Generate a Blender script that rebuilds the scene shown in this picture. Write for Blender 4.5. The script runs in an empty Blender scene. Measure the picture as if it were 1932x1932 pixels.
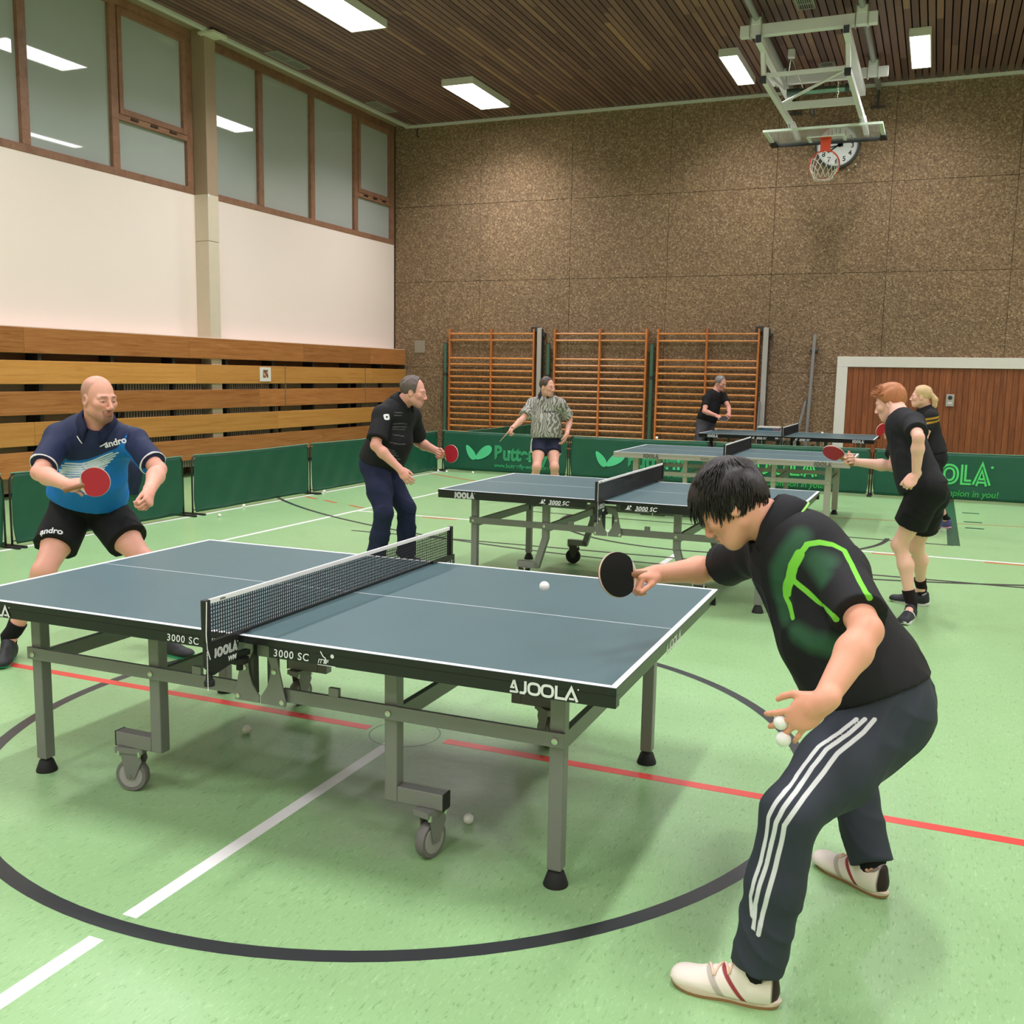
import bpy, math, random
import numpy as np
from mathutils import Vector, Matrix, noise as mnoise
from mathutils.bvhtree import BVHTree
R_ = random.Random(7)
scene = bpy.context.scene
col = scene.collection
# ---------------------------------------------------------------- camera
CAM_F, CAM_PIT, CAM_ROL, CAM_YAW, CAM_H = 1877.63, 0.137497, 0.0176456, 0.397906, 1.670
_fw = Vector((-math.sin(CAM_YAW)*math.cos(CAM_PIT), math.cos(CAM_YAW)*math.cos(CAM_PIT), -math.sin(CAM_PIT)))
_r = Vector((math.cos(CAM_YAW), math.sin(CAM_YAW), 0)); _u = _r.cross(_fw)
_r2 = _r*math.cos(CAM_ROL)+_u*math.sin(CAM_ROL); _u2 = -_r*math.sin(CAM_ROL)+_u*math.cos(CAM_ROL)
cam_data = bpy.data.cameras.new('camera'); cam = bpy.data.objects.new('camera', cam_data); col.objects.link(cam)
cam.matrix_world = Matrix(((_r2.x,_u2.x,-_fw.x,0),(_r2.y,_u2.y,-_fw.y,0),(_r2.z,_u2.z,-_fw.z,CAM_H),(0,0,0,1)))
cam_data.sensor_width = 36; cam_data.sensor_fit = 'HORIZONTAL'; cam_data.lens = CAM_F/1932*36
cam_data.clip_start = 0.05; cam_data.clip_end = 200
scene.camera = cam
# ---------------------------------------------------------------- world: the hall is closed, night outside
w = bpy.data.worlds.new('world'); scene.world = w; w.use_nodes = True
w.node_tree.nodes['Background'].inputs[0].default_value = (0.03,0.035,0.045,1)
w.node_tree.nodes['Background'].inputs[1].default_value = 0.3
# ---------------------------------------------------------------- view
scene.view_settings.view_transform = 'Standard'; scene.view_settings.look = 'None'
scene.view_settings.gamma = 1.0; scene.view_settings.use_curve_mapping = False
scene.view_settings.exposure = 0.0
# ---------------------------------------------------------------- hall lamps (fixtures are built further down around these)
XL, XR, YB, YF, ZC = -10.8, 6.9, 19.0, -7.0, 6.73
LAMP_W, LAMP_N = 122.0, 66.0
LAMPS = []
for yc in (17.06, 12.5, 7.95, 3.4, -1.15, -5.4):
    for xc, wd in ((-8.0,0.60),(-3.33,0.30),(-0.57,0.30),(4.1,0.60)):
        LAMPS.append((xc, yc, wd, 1.66))
for i,(xc,yc,wd,ln) in enumerate(LAMPS):
    ld = bpy.data.lights.new('hall_lamp','AREA'); ld.shape='RECTANGLE'; ld.size=wd*0.92; ld.size_y=ln*0.95
    ld.energy = LAMP_W if wd>0.5 else LAMP_N; ld.color=(0.985,0.955,1.0); ld.spread=math.radians(140)
    lo = bpy.data.objects.new('hall_lamp',ld); lo.location=(xc,yc,ZC-0.125); col.objects.link(lo)

# ================================================================ helpers
def tag(o,label=None,cat=None,group=None,kind=None):
    if label: o['label']=label
    if cat: o['category']=cat
    if group: o['group']=group
    if kind: o['kind']=kind
    return o
def empty(name,loc=(0,0,0),rz=0.0,parent=None):
    o=bpy.data.objects.new(name,None); col.objects.link(o); o.location=loc; o.rotation_euler=(0,0,rz)
    o.empty_display_size=0.05
    if parent: o.parent=parent
    return o
def copy_tree(o,parent=None):
    c=o.copy(); col.objects.link(c); c.parent=parent
    for ch in [k for k in bpy.data.objects if k.parent is o]: copy_tree(ch,c)
    return c
class MB:
    def __init__(s): s.v=[]; s.f=[]
    def add(s,vs,fs):
        n=len(s.v); s.v+= [tuple(v) for v in vs]; s.f+=[tuple(i+n for i in f) for f in fs]; return s
    def box(s,x0,x1,y0,y1,z0,z1):
        return s.add([(x0,y0,z0),(x1,y0,z0),(x1,y1,z0),(x0,y1,z0),(x0,y0,z1),(x1,y0,z1),(x1,y1,z1),(x0,y1,z1)],
          [(0,3,2,1),(4,5,6,7),(0,1,5,4),(1,2,6,5),(2,3,7,6),(3,0,4,7)])
    def cbox(s,c,d): return s.box(c[0]-d[0]/2,c[0]+d[0]/2,c[1]-d[1]/2,c[1]+d[1]/2,c[2]-d[2]/2,c[2]+d[2]/2)
    def beam(s,a,b,w,h,up=(0,0,1)):
        a=Vector(a);b=Vector(b);d=(b-a).normalized();up=Vector(up)
        if abs(d.dot(up))>.98: up=Vector((1,0,0)) if abs(d.x)<.9 else Vector((0,1,0))
        sx=d.cross(up).normalized();u=sx.cross(d)
        vs=[]
        for p in (a,b):
            for i,j in ((-1,-1),(1,-1),(1,1),(-1,1)): vs.append(p+sx*(i*w/2)+u*(j*h/2))
        return s.add(vs,[(0,1,2,3),(7,6,5,4),(0,4,5,1),(1,5,6,2),(2,6,7,3),(3,7,4,0)])
    def tube(s,pts,r,n=8,closed=False,cap=True):
        pts=[Vector(p) for p in pts]; m=len(pts); rings=[]; prev=None
        rs=r if isinstance(r,(list,tuple)) else [r]*m
        for i,p in enumerate(pts):
            if closed: d=(pts[(i+1)%m]-pts[i-1]).normalized()
            else: d=(pts[min(i+1,m-1)]-pts[max(i-1,0)]).normalized()
            if prev is None:
                a=Vector((0,0,1)) if abs(d.z)<.9 else Vector((1,0,0)); prev=(a-d*a.dot(d)).normalized()
            prev=(prev-d*prev.dot(d)).normalized(); q=d.cross(prev)
            rings.append([p+(prev*math.cos(2*math.pi*k/n)+q*math.sin(2*math.pi*k/n))*rs[i] for k in range(n)])
        vs=[v for rg in rings for v in rg]; fs=[]
        for i in range(m if closed else m-1):
            j=(i+1)%m
            for k in range(n): fs.append((i*n+k,i*n+(k+1)%n,j*n+(k+1)%n,j*n+k))
        if not closed and cap: fs+= [tuple(range(n-1,-1,-1)),tuple(range((m-1)*n,m*n))]
        return s.add(vs,fs)
    def lathe(s,prof,c=(0,0,0),axis='z',n=24):
        vs=[];fs=[];m=len(prof)
        for r,h in prof:
            for k in range(n):
                a=2*math.pi*k/n; x,y=r*math.cos(a),r*math.sin(a)
                p={'z':(x,y,h),'y':(x,h,y),'x':(h,x,y)}[axis]; vs.append((p[0]+c[0],p[1]+c[1],p[2]+c[2]))
        for i in range(m-1):
            for k in range(n): fs.append((i*n+k,i*n+(k+1)%n,(i+1)*n+(k+1)%n,(i+1)*n+k))
        fs+=[tuple(range(n-1,-1,-1)),tuple(range((m-1)*n,m*n))]
        return s.add(vs,fs)
    def prism(s,poly,t,M=None,o=0.0):   # polygon in local xy, thickness t along local z from o
        n=len(poly); vs=[Vector((x,y,o)) for x,y in poly]+[Vector((x,y,o+t)) for x,y in poly]
        if M is not None: vs=[M@v for v in vs]
        return s.add(vs,[tuple(range(n-1,-1,-1)),tuple(range(n,2*n))]+[(k,(k+1)%n,n+(k+1)%n,n+k) for k in range(n)])
    def sphere(s,c,r,n=16,sc=(1,1,1)):
        vs=[];fs=[];m=n//2
        for i in range(m+1):
            t=math.pi*i/m
            for k in range(n): a=2*math.pi*k/n; vs.append((c[0]+r*sc[0]*math.sin(t)*math.cos(a),c[1]+r*sc[1]*math.sin(t)*math.sin(a),c[2]+r*sc[2]*math.cos(t)))
        for i in range(m):
            for k in range(n): fs.append((i*n+k,(i+1)*n+k,(i+1)*n+(k+1)%n,i*n+(k+1)%n))
        return s.add(vs,fs)
    def mesh(s,name):
        me=bpy.data.meshes.new(name); me.from_pydata([tuple(v) for v in s.v],[],s.f); me.validate(); me.update(); return me
    def build(s,name,mat,parent=None,smooth=False,bevel=0.0,seg=2,loc=None):
        o=bpy.data.objects.new(name,s.mesh(name)); col.objects.link(o)
        if mat: o.data.materials.append(mat)
        if parent: o.parent=parent
        if loc is not None: o.location=loc
        if smooth:
            for p in o.data.polygons: p.use_smooth=True
            if smooth=='auto':
                o.data.set_sharp_from_angle(angle=math.radians(38))
        if bevel>0:
            b=o.modifiers.new('b','BEVEL'); b.width=bevel; b.segments=seg; b.limit_method='ANGLE'; b.angle_limit=math.radians(40)
        return o
def add_inst(name,me,parent=None,loc=(0,0,0),rot=(0,0,0),mat=None):
    o=bpy.data.objects.new(name,me); col.objects.link(o); o.parent=parent; o.location=loc; o.rotation_euler=rot
    if mat and not me.materials: me.materials.append(mat)
    return o
# ---------------------------------------------------------------- materials
MATS={}
def srgb(r,g,b):
    f=lambda c:(c/255/12.92 if c/255<=.04045 else ((c/255+.055)/1.055)**2.4)
    return (f(r),f(g),f(b))
class NT:
    def __init__(s,name):
        s.m=bpy.data.materials.new(name); s.m.use_nodes=True; s.t=s.m.node_tree; s.b=s.t.nodes['Principled BSDF']; s.n=s.t.nodes; s.l=s.t.links
    def node(s,ty,**kw):
        n=s.n.new(ty)
        for k,v in kw.items():
            if k.startswith('i_'): n.inputs[k[2:].replace('_',' ')].default_value=v
            elif k[0]=='d' and k[1:].isdigit(): n.inputs[int(k[1:])].default_value=v
            else: setattr(n,k,v)
        return n
    def link(s,a,b): s.l.new(a,b)
    def obj(s,scale=(1,1,1),coord='Object'):
        tc=s.n.new('ShaderNodeTexCoord'); mp=s.n.new('ShaderNodeMapping'); mp.inputs['Scale'].default_value=scale
        s.link(tc.outputs[coord],mp.inputs['Vector']); return mp.outputs['Vector']
    def noise(s,vec,scale,detail=3,rough=.55,dist=0):
        n=s.node('ShaderNodeTexNoise',i_Scale=scale,i_Detail=detail,i_Roughness=rough,i_Distortion=dist); s.link(vec,n.inputs['Vector']); return n.outputs['Fac']
    def ramp(s,fac,stops):
        r=s.n.new('ShaderNodeValToRGB'); e=r.color_ramp.elements
        while len(e)<len(stops): e.new(.5)
        for k,(p,c) in enumerate(stops): e[k].position=p; e[k].color=(*c,1) if len(c)==3 else c
        s.link(fac,r.inputs['Fac']); return r.outputs['Color']
    def mix(s,fac,a,b,mode='MIX'):
        n=s.node('ShaderNodeMix',data_type='RGBA',blend_type=mode)
        for v,i in ((fac,0),(a,6),(b,7)):
            if isinstance(v,(int,float)): n.inputs[i].default_value=v
            elif isinstance(v,tuple): n.inputs[i].default_value=(*v,1) if len(v)==3 else v
            else: s.link(v,n.inputs[i])
        return n.outputs[2]
    def math(s,op,a,b=0.0,clamp=False):
        n=s.node('ShaderNodeMath',operation=op,use_clamp=clamp)
        for v,i in ((a,0),(b,1)):
            if isinstance(v,(int,float)): n.inputs[i].default_value=v
            else: s.link(v,n.inputs[i])
        return n.outputs[0]
    def attr(s,name,out='Fac'):
        n=s.n.new('ShaderNodeAttribute'); n.attribute_name=name; return n.outputs[out]
    def bump(s,h,strength=.3,dist=.01):
        n=s.node('ShaderNodeBump',i_Strength=strength,i_Distance=dist); s.link(h,n.inputs['Height']); s.link(n.outputs['Normal'],s.b.inputs['Normal'])
    def base(s,c):
        if isinstance(c,tuple): s.b.inputs['Base Color'].default_value=(*c,1)
        else: s.link(c,s.b.inputs['Base Color'])
    def set(s,**kw):
        for k,v in kw.items():
            i=s.b.inputs[k.replace('_',' ')]
            if isinstance(v,(int,float,tuple)): i.default_value=v
            else: s.link(v,i)
        return s
def mat(name,c,rough=.5,metal=0.0,spec=.5,vary=0.0,vscale=6.0,emit=None):
    if name in MATS: return MATS[name]
    t=NT(name)
    if vary>0:
        f=t.noise(t.obj(),vscale,3); a=tuple(max(0,x*(1-vary)) for x in c); b=tuple(min(1,x*(1+vary)) for x in c)
        t.base(t.mix(f,a,b))
    else: t.base(c)
    t.set(Roughness=rough,Metallic=metal,Specular_IOR_Level=spec)
    if emit: t.set(Emission_Color=(*emit[0],1),Emission_Strength=emit[1])
    MATS[name]=t.m; return t.m
# ================================================================ floor
def m_floor():
    t=NT('green_linoleum'); v=t.obj((1,1,1))
    vs=t.obj((26,7.0,1)); n1=t.noise(vs,3.2,5,.7,.4)
    vs2=t.obj((38,8.5,1)); n2=t.noise(vs2,3.0,4,.7,.6)
    big=t.noise(v,.55,3)
    g=t.mix(big,srgb(138,178,122),srgb(152,190,136))
    dark=t.ramp(n1,[(.565,(0,0,0)),(.66,(1,1,1))]); g=t.mix(t.math('MULTIPLY',dark,.62),g,srgb(98,138,88))
    lite=t.ramp(n2,[(.56,(0,0,0)),(.68,(1,1,1))]); g=t.mix(t.math('MULTIPLY',lite,.42),g,srgb(186,216,168))
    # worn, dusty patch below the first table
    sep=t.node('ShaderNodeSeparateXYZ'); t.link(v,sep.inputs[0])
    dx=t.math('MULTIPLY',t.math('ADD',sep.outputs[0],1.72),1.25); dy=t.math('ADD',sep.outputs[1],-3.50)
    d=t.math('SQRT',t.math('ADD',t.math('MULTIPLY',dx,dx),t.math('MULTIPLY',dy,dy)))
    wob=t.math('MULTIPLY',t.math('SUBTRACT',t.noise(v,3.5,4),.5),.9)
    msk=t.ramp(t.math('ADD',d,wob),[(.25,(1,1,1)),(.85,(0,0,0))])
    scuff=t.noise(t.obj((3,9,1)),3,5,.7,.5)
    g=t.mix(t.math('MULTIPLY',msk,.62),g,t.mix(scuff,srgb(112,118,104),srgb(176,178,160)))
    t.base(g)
    r=t.math('ADD',t.math('MULTIPLY',t.noise(v,2.2,4),.16),.24); t.set(Roughness=r,Specular_IOR_Level=.36)
    t.bump(n1,.05,.002); return t.m
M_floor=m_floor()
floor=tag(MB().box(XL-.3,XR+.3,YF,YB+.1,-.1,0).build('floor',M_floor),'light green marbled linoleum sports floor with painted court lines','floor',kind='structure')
def line_mat(name,c): 
    t=NT(name); f=t.noise(t.obj(),9,4); t.base(t.mix(f,tuple(x*.86 for x in c),c)); t.set(Roughness=.32); return t.m
LW=line_mat('line_white',(.86,.86,.84)); LK=line_mat('line_black',srgb(54,56,58)); LR=line_mat('line_red',srgb(222,74,66)); LO=line_mat('line_orange',srgb(206,92,52)); LG=line_mat('line_green',srgb(44,84,62)); LT=line_mat('line_tan',srgb(178,140,90))
_lz=[0.0004]
def fline(name,x0,y0,x1,y1,wd,m):
    a=Vector((x0,y0,0));b=Vector((x1,y1,0));d=(b-a).normalized();n=Vector((-d.y,d.x,0))*wd/2
    _lz[0]+=.00006; z=_lz[0]; P=[a-n,a+n,b+n,b-n]
    vs=[(p.x,p.y,0.0) for p in P]+[(p.x,p.y,z) for p in P]
    return MB().add(vs,[(4,7,6,5),(0,1,5,4),(1,2,6,5),(2,3,7,6),(3,0,4,7)]).build(name,m,floor)
def farc(name,cx,cy,r,a0,a1,wd,m,n=72):
    _lz[0]+=.00006; z=_lz[0]; vs=[];fs=[]
    for i in range(n+1):
        a=math.radians(a0+(a1-a0)*i/n)
        for rr in (r-wd/2,r+wd/2): vs.append((cx+rr*math.cos(a),cy+rr*math.sin(a),z))
    for i in range(n): fs.append((2*i,2*i+1,2*i+3,2*i+2))
    return MB().add(vs,fs).build(name,m,floor)
CX,CY=-2.17,3.93
farc('centre_circle_line',CX,CY,1.80,0,360,.058,LK,120)
fline('white_line',CX,-6.5,CX,2.055,.056,LW); fline('white_line',CX,2.185,CX,3.80,.056,LW); fline('white_line',CX,5.85,CX,9.2,.056,LW)
for (x0,x1) in ((-10.3,-2.36),(-1.96,6.3)): fline('red_line',x0,3.92,x1,3.92,.056,LR)
farc('floor_socket_cover_ring',CX,3.92,.165,0,360,.006,mat('socket_ring',srgb(92,120,88),.4),40)
fline('white_line',-6.36,-6,-6.36,15.2,.052,LW); fline('white_line',-7.72,-6,-7.72,15.3,.052,LW)
fline('white_line',-6.34,10.28,3.5,10.28,.05,LW)
for x in (-5.2,-0.25,.75,1.75,-3.4,2.9): fline('orange_dash',x-.22,10.20,x+.22,10.20,.045,LO)
farc('three_point_line',-2.17,17.3,8.65,180+45.3,360-45.3,.05,LK,110)
for a in range(0,3):
    x0=(-7.67,-7.24,-6.70)[a]; y0=(11.11,10.91,10.66)[a]; fline('orange_dash',x0,y0,x0+.27,y0-.135,.045,LO)
fline('orange_line',-7.72,14.78,-6.45,14.02,.045,LO)
fline('tan_line',-1.4,12.62,6.0,13.7,.04,LT)
fline('green_line',.28,11.1,.28,17.8,.12,LG); fline('green_line',-4.64,11.1,-4.64,17.8,.05,LK)
fline('black_line',-4.7,11.3,.28,11.1,.045,LK); fline('black_line',-5.6,8.95,4.2,9.12,.045,LK)
farc('free_throw_arc',-2.17,11.25,1.8,180,360,.05,LK,60)
for y in (12.55,13.1,14.0): fline('lane_mark',.42,y,.62,y,.07,LG)
# ================================================================ back wall: exposed-aggregate panels
def m_agg():
    t=NT('exposed_aggregate'); v=t.obj((1,1,1))
    vo=t.node('ShaderNodeTexVoronoi',i_Scale=34.0); t.link(v,vo.inputs['Vector'])
    c=t.ramp(vo.outputs['Color'],[(0,srgb(82,66,52)),(.35,srgb(126,104,82)),(.6,srgb(164,136,106)),(.82,srgb(194,166,132)),(1,srgb(226,204,172))])
    n2=t.noise(v,58,3,.6); c=t.mix(.55,c,t.ramp(n2,[(.3,srgb(78,62,48)),(.55,srgb(160,132,102)),(.75,srgb(220,194,160))]))
    edge=t.ramp(vo.outputs['Distance'],[(.0,(1,1,1)),(.7,(.68,.68,.68))]); c=t.mix(.6,c,edge,'MULTIPLY')
    big=t.noise(v,.7,4); c=t.mix(1,c,t.ramp(big,[(.3,(.86,.86,.88)),(.7,(1.0,.98,.95))]),'MULTIPLY')
    t.base(c); t.set(Roughness=.9,Specular_IOR_Level=.2); t.bump(t.math('ADD',vo.outputs['Distance'],n2),.7,.012); return t.m
M_agg=m_agg(); M_joint=mat('panel_joint',srgb(112,90,68),.9)
wall_back=tag(MB().box(XL-.4,XR+.4,YB+.03,YB+.3,-.1,ZC+.4).build('wall_back',M_joint),'brown exposed aggregate concrete end wall made of large panels','wall',kind='structure')
zs=[0,1.785,3.56,5.10,ZC+.35]; xs=[-10.78,-8.80,-6.84,-4.88,-2.92,-.95,1.02,2.98,4.94,XR+.3]
for i in range(len(xs)-1):
    for k in range(len(zs)-1):
        dd=R_.uniform(0,.004)
        MB().box(xs[i]+.003,xs[i+1]-.003,YB+dd,YB+.05,zs[k]+.003,zs[k+1]-.003).build('concrete_panel',M_agg,wall_back,bevel=.004)
MB().box(-10.30,-10.06,YB-.012,YB+.02,2.09,2.35).build('cover_plate',mat('plate_agg',srgb(150,140,124),.8,vary=.15,vscale=60),wall_back)
# ================================================================ left wall
M_white=mat('white_plaster',srgb(238,222,212),.75,vary=.012,vscale=1.5); M_beige=mat('beige_paint_concrete',srgb(206,192,170),.8,vary=.05,vscale=5); M_conc=mat('bare_concrete',srgb(158,136,112),.85,vary=.08,vscale=6)
M_back=mat('board_backing',srgb(120,96,74),.85,vary=.2,vscale=3); M_dark=mat('dark_bracket',srgb(32,29,27),.7)
wall_left=tag(MB().box(XL-.5,XL-.25,YF,YB+.1,0,ZC+.4).build('wall_left',M_back),'side wall with white plaster field above timber impact boards and a window band','wall',kind='structure')
for (y0,y1) in ((YF,6.55),(6.82,12.76),(13.01,YB-.02)):
    MB().box(XL-.26,XL,y0,y1,2.10,4.34).build('white_panel',M_white,wall_left)
for yc in (.43,6.68,12.885):
    MB().box(XL-.26,XL+.26,yc-.125,yc+.125,4.34,ZC+.06).build('column_upper',M_conc,wall_left,bevel=.006)
    MB().box(XL-.26,XL+.26,yc-.125,yc+.125,3.64,4.34).build('column_middle',M_beige,wall_left,bevel=.006)
    MB().box(XL-.26,XL+.255,yc-.123,yc+.123,0,3.636).build('column_lower',M_beige,wall_left,bevel=.006)
    if yc>12: MB().box(XL+.262,XL+.27,yc-.125,yc-.105,4.30,4.345).build('tape_mark',mat('tape',(.8,.8,.78),.6),wall_left)
def m_wood(name,c0,c1,c2,scale=(1,1,1),grain=1.0,rough=.42,seed=0.0,knots=True):
    t=NT(name); oi=t.n.new('ShaderNodeObjectInfo'); tc=t.n.new('ShaderNodeTexCoord'); mp=t.n.new('ShaderNodeMapping'); mp.inputs['Scale'].default_value=scale
    ad=t.node('ShaderNodeVectorMath',operation='ADD'); t.link(tc.outputs['Object'],ad.inputs[0])
    cb=t.n.new('ShaderNodeCombineXYZ'); rr=t.math('MULTIPLY',oi.outputs['Random'],37.0); [t.link(rr,cb.inputs[i]) for i in range(3)]
    t.link(cb.outputs[0],ad.inputs[1]); t.link(ad.outputs[0],mp.inputs['Vector']); v=mp.outputs['Vector']
    n=t.noise(v,2.0*grain,5,.6,1.2); fine=t.noise(v,16*grain,3,.6,.3)
    c=t.ramp(n,[(.25,c0),(.5,c1),(.78,c2)]); c=t.mix(t.math('MULTIPLY',t.ramp(fine,[(.55,(0,0,0)),(.75,(1,1,1))]),.35),c,tuple(x*.55 for x in c0))
    br=t.math('ADD',t.math('MULTIPLY',oi.outputs['Random'],.30),.85); hs=t.node('ShaderNodeHueSaturation'); t.link(br,hs.inputs['Value']); t.link(c,hs.inputs['Color']); 
    t.base(hs.outputs['Color']); t.set(Roughness=rough,Specular_IOR_Level=.4); t.bump(fine,.06,.002); return t.m
M_board_l=m_wood('varnished_board_light',srgb(176,120,58),srgb(196,140,72),srgb(206,152,84),(7,.35,9),1.0,.33)
M_board_d=m_wood('varnished_board_dark',srgb(140,82,40),srgb(170,112,62),srgb(188,132,78),(8,.45,11),1.3,.36)
XBD=-10.5
rows=[(1.827,2.146,M_board_d),(1.441,1.737,M_board_l),(1.052,1.350,M_board_d),(.664,.962,M_board_l),(.272,.590,M_board_d)]
cuts=[[YF,-1.2,4.1,9.2,12.2,15.2,17.5,YB-.03],[YF,-2.5,2.6,7.3,12.35,17.62,YB-.03],[YF,.3,5.2,10.1,13.9,YB-.03],[YF,-1,4.4,9.3,14.4,17.6,YB-.03],[YF,1.2,6.4,11.0,15.8,YB-.03]]
for (z0,z1,m),cs in zip(rows,cuts):
    for i in range(len(cs)-1):
        b=MB().box(XBD-.035,XBD,cs[i]+.0015,cs[i+1]-.0015,z0,z1).build('impact_board',m,wall_left,bevel=.006)
bk=MB()
for k in range(21):
    yy=YF+.6+k*1.22
    MB().box(XL-.24,XBD-.036,yy-.03,yy+.03,.25,2.1).build('board_bracket',M_dark,wall_left)
# white ledge over the boards; dark strips stand in for its shadow slots
MB().box(XL-.24,XBD-.015,YF,YB-.03,2.147,2.158).build('ledge',mat('ledge_white',srgb(226,210,192),.6),wall_left)
y=YF+.2
while y<YB-1:
    L=(1.9,2.6,1.25)[int(y*7)%3]; e=min(y+L,YB-.2)
    if not (12.6<e<13.2): MB().box(XL+.001,XL+.02,y,e,2.118,2.146).build('ledge_shadow_slot',M_dark,wall_left)
    y=e+.28
def radiator(y0,y1):
    m=MB()
    n=int((y1-y0)/.055)
    for i in range(n): m.box(-10.70,-10.60,y0+i*.055,y0+i*.055+.028,.16,1.64)
    m.box(-10.74,-10.70,y0,y1,.16,1.64)
    return m.build('radiator',mat('radiator_grey',srgb(150,142,128),.5),wall_left)
for a in ((10.95,12.6),(13.15,14.6),(17.35,18.9)): radiator(*a)
MB().box(XL+.02,XL+.05,YF,YB-.03,1.66,2.1).build('backing_plank',m_wood('backing_wood',srgb(96,62,38),srgb(116,78,50),srgb(132,92,62),(6,.5,6),1,.6),wall_left)
MB().box(XL-.02,XL+.01,14.9,17.2,.05,1.65).box(XL-.02,XL+.01,YF,10.9,.05,1.65).build('backing_sheet',mat('pale_backing',srgb(176,156,132),.7,vary=.1),wall_left)
# ---------------------------------------------------------------- window band
M_frame=m_wood('window_frame_wood',srgb(122,86,66),srgb(144,104,82),srgb(158,118,94),(2,2,2),1.2,.4)
def m_pane():
    t=NT('window_pane'); g=t.noise(t.obj(),.5,2); t.base(t.mix(g,srgb(160,168,162),srgb(178,184,178))); t.set(Roughness=.025,Specular_IOR_Level=1.0); return t.m
M_pane=m_pane()
WZ0,WZ1=4.34,ZC+.02; XW=XL-.02
def window(name,bars,casements,label):
    y0,y1=bars[0],bars[-1]
    root=tag(empty(name,(XW,(y0+y1)/2,WZ0)),label,'window',kind='structure'); yo=(y0+y1)/2
    def fb(nm,a,b,c,d,x0=-.08,x1=.03): return MB().box(x0,x1,a-yo,b-yo,c-WZ0,d-WZ0).build(nm,M_frame,root,bevel=.005)
    fb('bottom_rail',y0,y1,WZ0,WZ0+.10); fb('top_rail',y0,y1,WZ1-.13,WZ1)
    for i,b in enumerate(bars):
        a=b if i==0 else (b-.13 if i==len(bars)-1 else b-.065); fb('mullion',a,a+.13,WZ0+.10,WZ1-.13)
    for i in range(len(bars)-1):
        a=bars[i]+(.13 if i==0 else .065); b=bars[i+1]-(.13 if i==len(bars)-2 else .065)
        if i in casements:
            zt=5.16
            fb('transom',a,b,zt-.05,zt+.03)
            for q in range(3): MB().box(.03,.045,a-yo+.22+q*(b-a-.6)/2,a-yo+.36+q*(b-a-.6)/2,zt-WZ0-.015,zt-WZ0+.015).build('hinge',mat('hinge_dark',srgb(70,56,46),.4,.6),root)
            fr=empty('sash',(0,0,0),0,root)
            for (p,q,c,d) in ((a+.012,a+.085,zt+.03,WZ1-.13),(b-.085,b-.012,zt+.03,WZ1-.13),(a+.085,b-.085,zt+.03,zt+.11),(a+.085,b-.085,WZ1-.22,WZ1-.13)):
                MB().box(-.05,.045,p-yo,q-yo,c-WZ0,d-WZ0).build('sash_rail',M_frame,fr,bevel=.004)
            MB().box(-.03,-.012,a+.08-yo,b-.08-yo,zt+.1-WZ0,WZ1-.2-WZ0).build('pane',M_pane,fr)
            MB().box(-.05,-.03,a-yo,b-yo,.08,zt-.04-WZ0).build('pane',M_pane,root)
        else: MB().box(-.05,-.03,a-.01-yo,b+.01-yo,.08,WZ1-.11-WZ0).build('pane',M_pane,root)
    return root
window('window_1',[.555,2.07,3.54,5.01,6.555],(3,),'timber framed window bay beside the camera end of the hall')
window('window_2',[6.81,8.2,9.65,11.17,12.75],(3,),'timber framed window bay before the concrete column with tilted casement')
window('window_3',[13.02,14.45,15.98,17.47,18.97],(3,),'timber framed window bay between concrete column and aggregate wall')
window('window_4',[-6.9,-5.2,-3.3,-1.4,.30],(3,),'timber framed window bay at the near end')
MB().box(XL-.26,XL+.35,YF,YB,ZC+.021,ZC+.3).build('lintel',M_conc,wall_left)
# remaining walls (behind and beside the camera)
tag(MB().box(XR,XR+.3,YF,YB,-.1,ZC+.4).build('wall_right',mat('white_plaster_r',srgb(226,212,196),.8)),'plain pale plaster side wall','wall',kind='structure')
tag(MB().box(XL-.4,XR+.4,YF-.3,YF,-.1,ZC+.4).build('wall_front',mat('white_plaster_f',srgb(206,188,164),.8)),'plain plaster end wall','wall',kind='structure')
# ================================================================ ceiling of wooden slats
def m_slat():
    t=NT('ceiling_slat'); oi=t.n.new('ShaderNodeObjectInfo'); tc=t.n.new('ShaderNodeTexCoord'); sp=t.n.new('ShaderNodeSeparateXYZ'); t.link(tc.outputs['Object'],sp.inputs[0])
    seg=t.math('FLOOR',t.math('ADD',t.math('MULTIPLY',sp.outputs[1],.42),t.math('MULTIPLY',oi.outputs['Random'],61.7)))
    wn=t.node('ShaderNodeTexWhiteNoise',noise_dimensions='2D'); cb=t.n.new('ShaderNodeCombineXYZ'); t.link(seg,cb.inputs[0]); t.link(t.math('MULTIPLY',oi.outputs['Random'],913.0),cb.inputs[1]); t.link(cb.outputs[0],wn.inputs['Vector'])
    c=t.ramp(wn.outputs['Value'],[(0,srgb(94,66,64)),(.3,srgb(112,80,76)),(.55,srgb(120,87,81)),(.8,srgb(128,94,85)),(.97,srgb(140,104,90)),(1,srgb(162,122,98))])
    g=t.noise(t.obj((18,.8,18)),3,4); c=t.mix(1,c,t.ramp(g,[(.3,(.82,.82,.82)),(.7,(1.05,1.03,1.0))]),'MULTIPLY')
    t.base(c); t.set(Roughness=.55); return t.m
M_slat=m_slat()
ceiling=tag(MB().box(XL-.3,XR+.3,YF,YB+.1,ZC+.10,ZC+.35).build('ceiling',mat('ceiling_void',srgb(26,18,16),.9)),'brown wooden slat ceiling with dark gaps','ceiling',kind='structure')
pitch=.106; sx0=-10.42; ns=int((XR-sx0)/pitch)
sm=MB().box(0,pitch-.019,YF+.02,YB-.06,ZC,ZC+.03).mesh('slat'); sm.materials.append(M_slat)
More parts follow.
